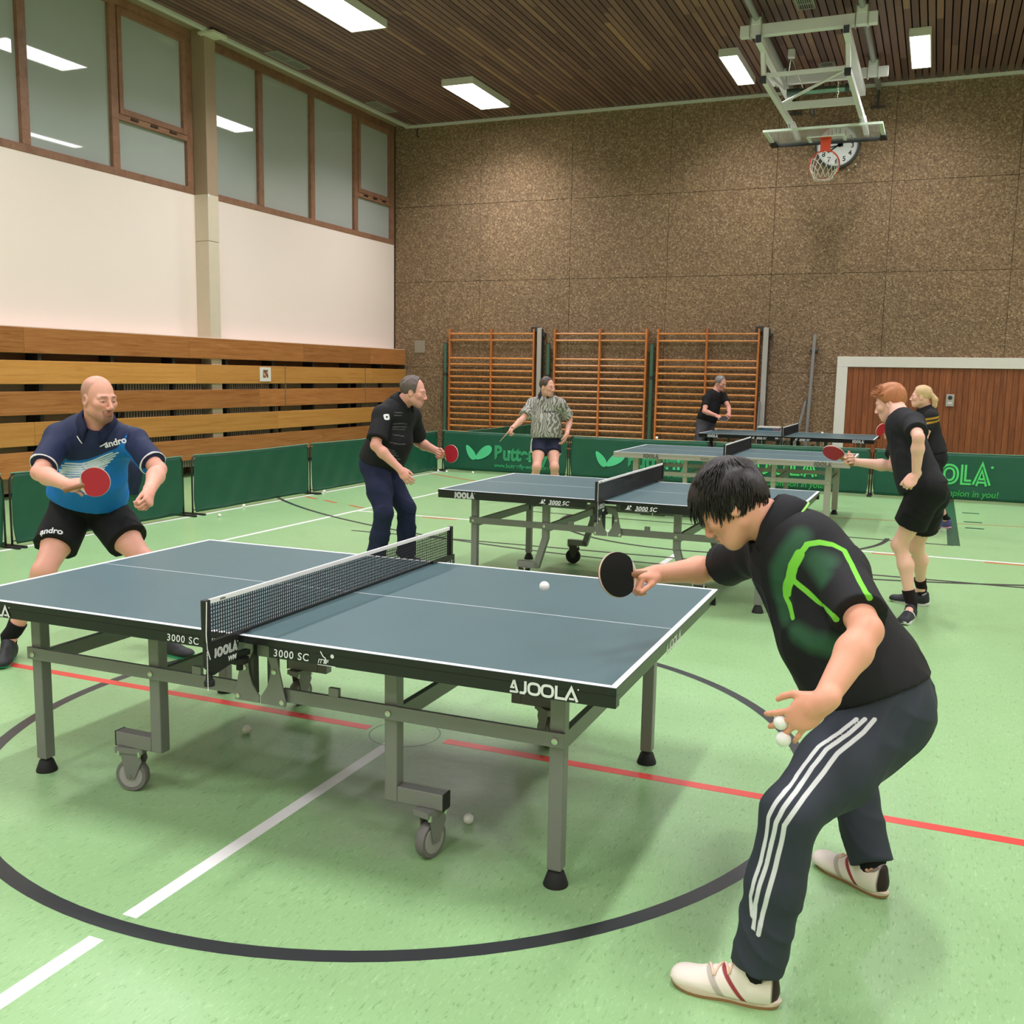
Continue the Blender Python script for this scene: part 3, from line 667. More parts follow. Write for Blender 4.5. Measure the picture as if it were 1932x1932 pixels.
for x,lb in ((-9.53,'dark green steel pole beside the corner wall bars'),(-7.22,'dark green steel pole between the corner and middle wall bars'),(-5.085,'dark green steel pole between middle and last wall bars')):
    r=tag(empty('steel_pole',(x,YB-.09,0)),lb,'pole','green steel poles')
    MB().tube([(0,0,0),(0,0,2.29)],.038,16).build('tube',M_gp,r,smooth='auto'); MB().lathe([(.04,0),(.04,.012)],(0,0,2.29),'z',16).build('cap',M_brk,r)
    MB().tube([(0,0,1.62),(0,0,1.68)],.043,16).box(-.012,.012,.03,.085,1.63,1.67).build('wall_clamp',M_brk,r); MB().tube([(-.045,-.02,.95),(-.085,-.02,.96),(-.09,-.02,1.16),(-.045,-.02,1.18)],.006,6).build('crank_handle',M_brk,r)
    MB().box(-.07,.07,-.07,.07,0,.03).build('base',M_brk,r)
for x,lb in ((-7.40,'light grey square post beside the corner wall bars'),(-2.94,'light grey square post beside the last wall bars')):
    r=tag(empty('grey_post',(x,YB-.10,0)),lb,'post','light grey square posts')
    MB().box(-.048,.048,-.045,.045,0,2.6).build('profile',M_gpo,r,bevel=.006)
    MB().box(-.20,-.052,.0,.09,2.52,2.62).build('top_bracket',M_brk,r); MB().box(.05,.10,-.01,.09,2.44,2.50).build('latch',M_brk,r)
    MB().box(.049,.056,-.045,.045,0,2.58).build('side_strip',M_brk,r)
r=tag(empty('leaning_rail',(-2.08,YB-.10,0)),'thin grey steel rail leaning on the wall beside the wood door','pole')
MB().beam((-.06,-.02,0),(0,.03,2.48),.06,.05).build('profile',mat('thin_rail',srgb(140,140,140),.45,.4),r); MB().box(-.075,.07,.0,.095,2.17,2.21).build('wall_clamp',M_brk,r)
r=tag(MB().beam((-2.42,YB-.38,0),(-2.17,YB-.06,1.28),.045,.03).build('loose_bar',mat('loose_grey',srgb(132,130,124),.5,.3)),'short grey bar leaning beside the thin steel rail','bar')
r=tag(MB().beam((-3.0,YB-.30,0),(-2.99,YB-.17,1.25),.05,.03).build('loose_bar',mat('loose_grey2',srgb(120,120,124),.5,.3)),'short grey bar leaning beside the square post','bar')
# ================================================================ timber store door
door=tag(empty('door_1',(-1.67,YB,0)),'wide store room gate of vertical brown boards in a white frame','door',kind='structure')
M_df=mat('door_frame_white',srgb(222,218,208),.5,vary=.03,vscale=4); M_dw=m_wood('door_board_wood',srgb(108,58,34),srgb(136,78,46),srgb(156,94,56),(6,6,.6),1.4,.42)
DW=5.2
MB().box(0,.185,-.06,.02,0,1.905).build('frame_post',M_df,door,bevel=.004); MB().box(DW-.185,DW,-.06,.02,0,1.905).build('frame_post',M_df,door,bevel=.004); MB().box(0,DW,-.06,.02,1.907,2.09).build('frame_head',M_df,door,bevel=.004)
dp=.0955; dm=MB().box(.002,dp-.003,-.03,.0,.01,1.905).mesh('door_board'); dm.materials.append(M_dw)
nb=int((DW-.37)/dp)
for i in range(nb): o=add_inst('door_board',dm,door,(.186+i*dp,R_.uniform(-.003,.003),0))
MB().box(.18,DW-.18,-.004,.01,0,1.907).build('board_backing',M_dark,door)
sw=tag(empty('switch_plate',(.235,YB-.034,1.355)),'pale key switch box on the brown door boards','switch')
MB().box(-.065,.065,-.03,0,-.105,.105).build('box',M_gpo,sw,bevel=.006); MB().lathe([(.035,-.036),(.035,-.03)],(0,0,.045),'y',16).build('key_ring',M_brk,sw); MB().box(-.035,.035,-.034,-.03,-.06,-.03).build('name_plate',M_df,sw)
# ================================================================ clock
ck=tag(empty('round_clock',(-1.89,YB-.005,5.73)),'round white wall clock with black numerals behind the basketball hoop','clock')
MB().lathe([(.36,-.09),(.375,-.08),(.375,0)],(0,0,0),'y',48).build('case',mat('clock_case',srgb(70,70,72),.45,.3),ck,smooth='auto')
MB().lathe([(.335,-.094),(.335,-.088)],(0,0,0),'y',48).build('dial',mat('clock_dial',(.74,.75,.76),.5),ck)
for h in range(1,13):
    a=math.radians(90-30*h); text_obj(str(h),.115,frame((.255*math.cos(a),-.0945,.255*math.sin(a)-.04),(1,0,0),(0,0,1)),M_ink_k,ck,'numeral',.003,'CENTER')
tk=MB()
for k in range(60):
    a=math.radians(6*k); r0=.315; tk.beam((r0*math.cos(a),-.0955,r0*math.sin(a)),(.33*math.cos(a),-.0955,.33*math.sin(a)),.008,.002,(0,1,0))
tk.build('minute_marks',M_ink_k,ck)['kind']='stuff'
for ang,L,wd,nm in ((188,.27,.022,'minute_hand'),(214,.18,.026,'hour_hand')):
    a=math.radians(ang); d=Vector((math.cos(a),0,math.sin(a))); MB().beam(d*-.10+Vector((0,-.10,0)),d*-.02+Vector((0,-.10,0)),.004,wd*2.6,(d.z,0,-d.x)).beam(d*-.02+Vector((0,-.10,0)),d*L+Vector((0,-.10,0)),.004,wd,(d.z,0,-d.x)).build(nm,M_ink_k,ck)
for q,(x,z) in enumerate(((.40,.05),(.33,-.33),(-.40,.02),(.22,-.42))): MB().tube([(x,0,z),(x,-.13,z)],.012,8).build('guard_standoff',M_df,ck)
MB().tube([(.40,-.13,.40),(.40,-.13,-.40),(-.40,-.13,-.42),(-.40,-.13,.40)],.006,6,closed=True).build('wire_guard',M_brk,ck)
hk=tag(MB().tube([(-10.22,YB-.05,6.66),(-10.22,YB-.09,6.62),(-10.22,YB-.09,6.52),(-10.22,YB-.02,6.50)],.014,8).build('steel_hook',M_brk),'small dark steel hook high in the wall corner','hook')
# ================================================================ folded basketball hoop hanging from the ceiling
M_st=mat('hoop_steel_white',srgb(226,224,224),.4,.05); M_tubeg=mat('hoop_tube_grey',srgb(166,168,168),.35,.5)
hoop=tag(empty('basketball_hoop',(-1.95,16.5,ZC)),'folded white steel basketball hoop hanging from the ceiling','basketball hoop')
hx=lambda x:x+1.95
hy=lambda y:y-16.5
hz=lambda z:z-ZC
def hbeam(nm,a,b,w_,h_,m=M_st,par=None,bev=.004): return MB().beam((hx(a[0]),hy(a[1]),hz(a[2])),(hx(b[0]),hy(b[1]),hz(b[2])),w_,h_).build(nm,m,par or hoop,bevel=bev)
def htube(nm,pts,r,m=M_tubeg,n=10,par=None): return MB().tube([(hx(p[0]),hy(p[1]),hz(p[2])) for p in pts],r,n).build(nm,m,par or hoop,smooth='auto')
hbeam('cross_beam',(-2.88,14.85,6.48),(-1.06,14.85,6.48),.12,.15); hbeam('cross_beam',(-2.88,17.35,6.48),(-1.03,17.35,6.48),.10,.14)
for x in (-2.66,-1.26):
    htube('ceiling_pipe',[(x,11.0,6.64),(x,18.9,6.64)],.045)
    for y in (14.85,17.35):
        m=MB()
        for dx in (-.08,.08): m.tube([(hx(x+dx),hy(y-.07),hz(6.71)),(hx(x+dx),hy(y-.07),hz(6.39)),(hx(x+dx),hy(y+.07),hz(6.39)),(hx(x+dx),hy(y+.07),hz(6.71))],.008,6)
        m.build('clamp_bolts',M_bolt,hoop); MB().cbox((hx(x),hy(y),hz(6.60)),(.14,.14,.10)).build('clamp_block',M_st,hoop,bevel=.01)
    MB().box(hx(x)-.02,hx(x)+.02,hy(18.86),hy(18.94),hz(6.35),hz(6.66)).box(hx(x)-.12,hx(x)+.12,hy(18.93),hy(18.985),hz(6.33),hz(6.36)).build('wall_shoe',M_brk,hoop)
for x in (-2.60,-1.44):
    hbeam('side_beam',(x,14.7,6.33),(x,17.9,6.33),.09,.11)
    MB().cbox((hx(x),hy(14.69),hz(6.33)),(.075,.012,.10)).build('end_cap',mat('cap_dark',srgb(58,62,74),.5),hoop)
    hbeam('drop_strut',(x-.01,15.15,6.30),(x+.01,15.25,5.92),.06,.06)
    xe=-2.42 if x<-2 else -1.34
    hbeam('swing_arm',(x+.01,15.22,5.94),(xe,17.25,5.70),.07,.09); hbeam('swing_arm_upper',(x+.05*(1 if x<-2 else -1),15.3,6.02),(x+.05*(1 if x<-2 else -1),16.9,6.22),.035,.05)
    hbeam('board_bracket',(xe,17.05,5.74),(xe,17.92,5.68),.08,.04); htube('board_link',[(xe-.03,16.85,5.80),(xe-.03,16.99,5.63)],.018)
    MB().cbox((hx(x),hy(15.23),hz(5.93)),(.09,.09,.09)).build('pivot',mat('pivot_dark',srgb(44,44,46),.5),hoop,bevel=.008)
hbeam('cross_bar',(-2.60,15.28,6.0),(-1.44,15.28,6.0),.04,.055); hbeam('cross_bar',(-2.49,16.35,5.82),(-1.40,16.35,5.82),.05,.11)
htube('diagonal_brace',[(-2.47,16.3,5.86),(-1.46,15.3,5.99)],.022,M_st)
htube('motor_tube',[(-2.45,16.9,6.16),(-1.46,16.9,6.16)],.05,mat('motor_tube_metal',srgb(132,166,146),.18,.9),14); htube('motor_head',[(-2.50,16.9,6.16),(-2.30,16.9,6.16)],.062,mat('motor_dark',srgb(76,92,84),.35,.5),14); htube('motor_collar',[(-1.62,16.9,6.16),(-1.56,16.9,6.16)],.062,mat('motor_dark2',srgb(52,58,56),.5),14)
ch=MB()
for i in range(5): ch.tube([(hx(-1.68)+.012*math.cos(t)*(i%2),hy(16.42)+.012*math.cos(t)*((i+1)%2),hz(6.10)-i*.042+.03*math.sin(t)) for t in [k*math.pi/5 for k in range(10)]],.005,5,closed=True)
ch.build('safety_chain',M_bolt,hoop)
htube('hook',[(-2.06,16.4,5.86),(-2.06,16.36,5.70),(-2.03,16.36,5.64),(-1.99,16.36,5.68),(-2.0,16.36,5.74)],.014,M_brk)
htube('pull_line',[(-2.42,16.6,6.62),(-2.50,16.8,6.22)],.006,M_bolt,5); htube('pull_line',[(-2.42,16.6,6.62),(-2.30,17.2,6.30)],.006,M_bolt,5); MB().cbox((hx(-2.42),hy(16.6),hz(6.66)),(.1,.1,.13)).build('pulley_block',M_st,hoop,bevel=.01)
def m_glass():
    t=NT('acrylic_board'); t.base((.82,.88,.84)); t.set(Roughness=.06,Transmission_Weight=.82,IOR=1.12,Alpha=.55); t.m.blend_method='HASHED' if hasattr(t.m,'blend_method') else None; return t.m
bd=MB().box(hx(-2.85),hx(-1.05),hy(16.97),hy(18.02),hz(5.612),hz(5.624)).build('backboard',m_glass(),hoop)
M_be=mat('board_edge_white',srgb(214,226,210),.5)
fb=MB().box(hx(-2.86),hx(-1.04),hy(16.955),hy(16.98),hz(5.60),hz(5.636)).build('board_edge',M_be,bd); MB().box(hx(-2.86),hx(-2.80),hy(16.98),hy(17.75),hz(5.602),hz(5.634)).build('board_edge',M_be,bd); MB().box(hx(-1.10),hx(-1.04),hy(16.98),hy(17.75),hz(5.602),hz(5.634)).build('board_edge',M_be,bd)
m=MB().box(hx(-2.87),hx(-1.03),hy(17.99),hy(18.05),hz(5.585),hz(5.65)).box(hx(-2.88),hx(-2.78),hy(17.75),hy(18.05),hz(5.582),hz(5.652)).box(hx(-1.12),hx(-1.02),hy(17.75),hy(18.05),hz(5.582),hz(5.652))
m.build('edge_padding',mat('board_pad',srgb(30,30,32),.7),bd)
MB().box(hx(-2.25),hx(-1.65),hy(17.55),hy(17.60),hz(5.604),hz(5.611)).box(hx(-2.25),hx(-2.20),hy(17.60),hy(17.95),hz(5.604),hz(5.611)).box(hx(-1.70),hx(-1.65),hy(17.60),hy(17.95),hz(5.604),hz(5.611)).build('target_square',M_be,bd)
M_or=mat('rim_orange',srgb(214,74,44),.4)
rimz,rimy=5.17,17.66; rr=.235
MB().tube([(hx(-1.95)+rr*math.cos(a),hy(rimy),hz(rimz)+rr*math.sin(a)) for a in [2*math.pi*k/40 for k in range(40)]],.013,8,closed=True).build('rim',M_or,hoop,smooth=True)
MB().box(hx(-2.03),hx(-1.87),hy(rimy)-.012,hy(rimy)+.012,hz(rimz)+rr-.02,hz(5.605)).box(hx(-2.04),hx(-1.86),hy(rimy)-.07,hy(rimy)+.08,hz(5.590),hz(5.604)).build('rim_bracket',M_or,hoop)
# net: knotted strings hanging limp from the rim
nt=MB(); K=12; rg=[]
for lv in range(6):
    ring=[]
    for k in range(K):
        a=2*math.pi*(k+.5*(lv%2))/K; t=lv/5
        px,pz=rr*math.cos(a),rr*math.sin(a)
        tx=px*(1-.38*t); tz=pz*(1-t*.55)-t*(.10+.16*(1+math.sin(a))/1.0*.5)-.06*t*t; ty=.20*math.sin(t*2.2)*(.6+.4*math.sin(a))+.05*t
        ring.append(Vector((hx(-1.95)+tx,hy(rimy)-ty*.7,hz(rimz)+tz)))
    rg.append(ring)
for lv in range(5):
    for k in range(K):
        for d in ((0,1) if lv%2 else (0,-1)):
            p=rg[lv][k]; q=rg[lv+1][(k+d)%K]; nt.tube([p,(p+q)/2-Vector((0,0,.006)),q],.0052,5)
nt.build('net',mat('hoop_net_string',(.78,.76,.70),.8),hoop)
# ================================================================ small things on the boards and floor
pc=tag(empty('framed_picture',(-10.498,14.06,1.595)),'small framed picture hung on the second timber board','picture')
MB().box(0,.012,-.15,.15,-.12,.12).build('frame',M_df,pc,bevel=.003); 
t=NT('picture_print'); vo=t.noise(t.obj((1,5,5)),3,4); t.base(t.ramp(vo,[(.35,srgb(60,34,26)),(.5,srgb(140,92,68)),(.65,srgb(208,180,150))])); MB().box(.012,.0135,-.07,.07,-.055,.075).build('print',t.m,pc)
for y,lb in ((14.63,'thin chain hanging over the timber boards beside the framed picture'),(17.3,'thin chain hanging over the timber boards near the wall corner')):
    c_=MB(); 
    for i in range(26): c_.sphere((-10.492,y+.006*(i%2),1.745-i*.026),.0085,6,(1,1,1.5))
    tag(c_.build('chain',mat('chain_metal',srgb(150,140,126),.4,.6)),lb,'chain','chains on the boards')
M_ball=mat('ball_white',(.84,.83,.80),.45)
ballme=MB().sphere((0,0,0),.02,24).mesh('ball'); ballme.materials.append(M_ball)
for p in ballme.polygons: p.use_smooth=True
def ball(x,y,z,lb): return tag(add_inst('table_tennis_ball',ballme,None,(x,y,z)),lb,'ball','white table tennis balls')
bl='white table tennis ball lying on the floor along the left barriers'
for (x,y) in ((-7.41,9.04),(-7.70,9.85),(-7.70,11.6),(-7.70,12.72)): ball(x,y,.0205,bl)
for (x,y) in ((-7.70,15.05),(-7.53,15.03),(-7.08,15.12)): ball(x,y,.0205,'white table tennis ball lying on the floor before the Butterfly banner')
ball(-2.83,3.61,.0205,'white ball on the floor below the net of the circle table'); ball(-1.5,3.2,.0205,'white ball on the floor beside the near castor of the circle table')
ball(-1.35,3.55,.855,'white ball flying above the circle table towards the bat'); ball(-3.70,14.2,.79,'white ball in flight before the last wall bars'); ball(-1.67,17.05,.805,'white ball just above the far table half')
# jacket hung over a barrier
def m_cloth(name,c,rough=.8,vary=.12,sc=8):
    if name in MATS: return MATS[name]
    t=NT(name); n=t.noise(t.obj(),sc,4); t.base(t.mix(n,tuple(x*(1-vary) for x in c),tuple(min(1,x*(1+vary)) for x in c))); t.set(Roughness=rough,Specular_IOR_Level=.25); t.bump(t.noise(t.obj(),420,2),.12,.001); MATS[name]=t.m; return t.m
jk=tag(empty('jacket',(BX,8.05,0)),'dark navy jacket hung over the top of a green barrier','jacket')
def drape(y0,y1,zb,side,th,seed):
    nv,nz=22,18; vs=[];fs=[]
    for j in range(nz+1):
        for i in range(nv+1):
            t=i/nv; s=j/nz; z=.705-(.705-zb)*s; edge=.02*math.sin(5*s+seed)
            y=y0+(y1-y0)*t+edge*(t-.5)*2+.03*s*math.sin(3*t+seed); x=side*(.022+.030*math.sin(math.pi*min(1,s*1.15))+.014*math.sin(9*t+seed)*s+.008*math.sin(17*t+6*s))
            if j==0: x=0.0; z=.712
            vs.append((x,y,z))
    for j in range(nz):
        for i in range(nv): k=j*(nv+1)+i; fs.append((k,k+1,k+nv+2,k+nv+1))
    return vs,fs
M_jk=m_cloth('navy_jacket',srgb(30,38,62),.7)
for nm,a in (('front_half',(-.16,.16,.33,1,0,.4)),('back_half',(-.15,.15,.42,-1,0,1.7)),('sleeve',(-.18,-.06,.40,1.7,0,2.6))):
    vs,fs=drape(*a); o=MB().add(vs,fs).build(nm,M_jk,jk,smooth=True); sm=o.modifiers.new('s','SOLIDIFY'); sm.thickness=.02; sm.offset=0; o.modifiers.new('u','SUBSURF').render_levels=1
# box with coloured print on a stool behind the last table
st=tag(empty('stool',(-2.73,18.45,0)),'low dark stool holding a printed box by the square post','stool')
MB().box(-.2,.2,-.15,.15,.56,.60).build('seat',M_brk,st,bevel=.01)
for sx in (-.17,.17):
    for sy in (-.12,.12): MB().box(sx-.015,sx+.015,sy-.015,sy+.015,0,.56).build('leg',M_brk,st)
t=NT('box_print'); vo=t.node('ShaderNodeTexVoronoi',i_Scale=9.0); t.link(t.obj(),vo.inputs['Vector']); t.base(t.ramp(vo.outputs['Color'],[(.2,srgb(30,44,74)),(.5,srgb(66,110,130)),(.7,srgb(150,104,130)),(.9,srgb(220,220,214))]))
bxo=tag(empty('printed_box',(-2.73,18.45,.6005)),'box with blue and pink print lying on the stool','box'); MB().box(-.19,.19,-.13,.13,0,.19).build('body',t.m,bxo,bevel=.004); MB().box(-.195,.195,-.135,.135,.19,.215).build('lid',M_df,bxo,bevel=.004)
# ================================================================ implicit-surface figure kit (numpy only)
def nv(v): v=np.asarray(v,float); return v/max(1e-9,np.linalg.norm(v))
class SDF:
    """list of tapered capsules / ellipsoids blended with smooth union; evaluated on a grid or on points"""
    def __init__(s): s.p=[]; s.noise=None; s.clips=[]
    def cone(s,a,b,ra,rb,k=.02,op='u',cut=False): s.p.append(('c',np.asarray(a,float),np.asarray(b,float),ra,rb,k,op,cut)); return s
    def ball(s,c,r,k=.02,op='u'): return s.ell(c,np.eye(3),(r,r,r),k,op)
    def ell(s,c,A,r,k=.03,op='u'): s.p.append(('e',np.asarray(c,float),np.asarray(A,float),np.asarray(r,float),None,k,op,False)); return s
    def clip(s,pt,n): s.clips.append((np.asarray(pt,float),nv(n))); return s      # keep the side n points away from
    def bounds(s):
        lo=np.full(3,1e9);hi=-lo
        for q in s.p:
            if q[6]!='u': continue
            if q[0]=='c':
                m=max(q[3],q[4]); lo=np.minimum(lo,np.minimum(q[1],q[2])-m); hi=np.maximum(hi,np.maximum(q[1],q[2])+m)
            else:
                e=np.sqrt(((q[2]*q[3])**2).sum(1)); lo=np.minimum(lo,q[1]-e); hi=np.maximum(hi,q[1]+e)
        return lo,hi
    @staticmethod
    def _d(q,X,Y,Z):
        if q[0]=='c':
            a,b=q[1],q[2]; ab=b-a; L2=max(1e-12,ab@ab); px,py,pz=X-a[0],Y-a[1],Z-a[2]
            t0=(px*ab[0]+py*ab[1]+pz*ab[2])/L2; t=np.clip(t0,0,1)
            d=np.sqrt((px-t*ab[0])**2+(py-t*ab[1])**2+(pz-t*ab[2])**2)-(q[3]+(q[4]-q[3])*t)
            if q[7]: d=np.maximum(d,(t0-1)*math.sqrt(L2))
            return d
        c,A,r=q[1],q[2],q[3]; px,py,pz=X-c[0],Y-c[1],Z-c[2]; k0=0;k1=0
        for i in range(3):
            w=px*A[0,i]+py*A[1,i]+pz*A[2,i]; k0=k0+(w/r[i])**2; k1=k1+(w/r[i]**2)**2
        k0=np.sqrt(k0); return k0*(k0-1)/np.maximum(np.sqrt(k1),1e-6)
    @staticmethod
    def _mix(o,d,k,op):
        if op=='u': h=np.maximum(k-np.abs(o-d),0)/k; return np.minimum(o,d)-h*h*k*.25
        d=-d; h=np.maximum(k-np.abs(o-d),0)/k; return np.maximum(o,d)+h*h*k*.25
    def points(s,P):
        P=np.asarray(P,float); X,Y,Z=P[:,0],P[:,1],P[:,2]; o=np.full(len(P),1.0)
        for q in s.p: o=s._mix(o,s._d(q,X,Y,Z),q[5],q[6])
        if s.noise: o=o+s.noise(X,Y,Z)
        for pt,n in s.clips: o=np.maximum(o,(P-pt)@n)
        return o
    def grid(s,res,fine=()):
        """rectilinear grid, locally refined: fine = [(centre, half size, step)]"""
        lo,hi=s.bounds(); lo=lo-res*2-.012; hi=hi+res*2+.012; xs=[]
        for i in range(3):
            x=lo[i]; a=[x]
            while x<hi[i]:
                st=res
                for c,h,r in fine:
                    if c[i]-h-res<x<c[i]+h: st=min(st,r)
                x+=st; a.append(x)
            xs.append(np.array(a,np.float32))
        n=[len(a) for a in xs]; F=np.full(n,.5,np.float32)
        for q in s.p:
            if q[0]=='c': m=max(q[3],q[4]); a=np.minimum(q[1],q[2])-m; b=np.maximum(q[1],q[2])+m
            else: e=np.sqrt(((q[2]*q[3])**2).sum(1)); a=q[1]-e; b=q[1]+e
            mg=q[5]+.02; i0=[max(0,np.searchsorted(xs[i],a[i]-mg)-1) for i in range(3)]; i1=[min(n[i],np.searchsorted(xs[i],b[i]+mg)+1) for i in range(3)]
            if any(i1[i]<=i0[i] for i in range(3)): continue
            sl=tuple(slice(i0[i],i1[i]) for i in range(3))
            d=s._d(q,xs[0][sl[0]][:,None,None],xs[1][sl[1]][None,:,None],xs[2][sl[2]][None,None,:])
            F[sl]=s._mix(F[sl],d.astype(np.float32),q[5],q[6])
        if s.noise: F+=s.noise(xs[0][:,None,None],xs[1][None,:,None],xs[2][None,None,:]).astype(np.float32)
        for pt,nn in s.clips: F=np.maximum(F,((xs[0]-pt[0])*nn[0])[:,None,None]+((xs[1]-pt[1])*nn[1])[None,:,None]+((xs[2]-pt[2])*nn[2])[None,None,:])
        return F,xs
def surface_nets(F,xs,smooth=1):
    S=F<0; nx,ny,nz=F.shape
    c=lambda a,b,d:S[a:nx-1+a,b:ny-1+b,d:nz-1+d]
    cnt=np.zeros((nx-1,ny-1,nz-1),np.uint8)
    for a in (0,1):
        for b in (0,1):
            for d in (0,1): cnt+=c(a,b,d)
    act=(cnt>0)&(cnt<8); I=np.argwhere(act); idx=np.full(act.shape,-1,np.int32); idx[act]=np.arange(len(I))
    C=np.array([(a,b,d) for a in (0,1) for b in (0,1) for d in (0,1)])
    V=np.stack([F[I[:,0]+a,I[:,1]+b,I[:,2]+d] for a,b,d in C],1)
    acc=np.zeros((len(I),3),np.float32); num=np.zeros(len(I),np.float32)
    for i in range(8):
        for j in range(i+1,8):
            if np.abs(C[i]-C[j]).sum()!=1: continue
            v0,v1=V[:,i],V[:,j]; m=(v0<0)!=(v1<0); t=np.where(m,v0/np.where(m,v0-v1,1),0)
            acc+=np.where(m[:,None],C[i]+t[:,None]*(C[j]-C[i]),0); num+=m
    fr=acc/num[:,None]; P=np.stack([xs[k][I[:,k]]+fr[:,k]*(xs[k][I[:,k]+1]-xs[k][I[:,k]]) for k in range(3)],1).astype(float); Q=[]
    for ax in range(3):
        u,w=[(1,2),(2,0),(0,1)][ax]
        sl0=[slice(None)]*3; sl1=[slice(None)]*3; sl0[ax]=slice(0,-1); sl1[ax]=slice(1,None)
        A=S[tuple(sl0)];B=S[tuple(sl1)]; E=np.argwhere(A!=B)
        E=E[(E[:,u]>0)&(E[:,w]>0)&(E[:,u]<F.shape[u]-1)&(E[:,w]<F.shape[w]-1)]
        fl=A[E[:,0],E[:,1],E[:,2]]
        def g(du,dw):
            e=E.copy(); e[:,u]-=du; e[:,w]-=dw; return idx[e[:,0],e[:,1],e[:,2]]
        q=np.stack([g(1,1),g(0,1),g(0,0),g(1,0)],1); q[~fl]=q[~fl][:,::-1]; Q.append(q)
    Q=np.concatenate(Q); Q=Q[(Q>=0).all(1)]
    for _ in range(smooth):
        a=np.zeros_like(P);n=np.zeros(len(P))
        for i in range(4):
            x,y=Q[:,i],Q[:,(i+1)%4]
            for k in range(3): a[:,k]+=np.bincount(x,P[y,k],len(P))+np.bincount(y,P[x,k],len(P))
            n+=np.bincount(x,minlength=len(P))+np.bincount(y,minlength=len(P))
        P=P*.45+a/np.maximum(n,1)[:,None]*.55
    return P,Q
def polydist(P,lines):
    """smallest distance of points P to a list of 3-D polylines"""
    best=np.full(len(P),9.0)
    for L in lines:
        L=np.asarray(L,float)
        for a,b in zip(L[:-1],L[1:]):
            ab=b-a; t=np.clip(((P-a)@ab)/max(1e-12,ab@ab),0,1); best=np.minimum(best,np.linalg.norm(P-a-t[:,None]*ab,axis=1))
    return best
def basis(right,fwd,up): return np.stack([nv(right),nv(fwd),nv(up)],1)
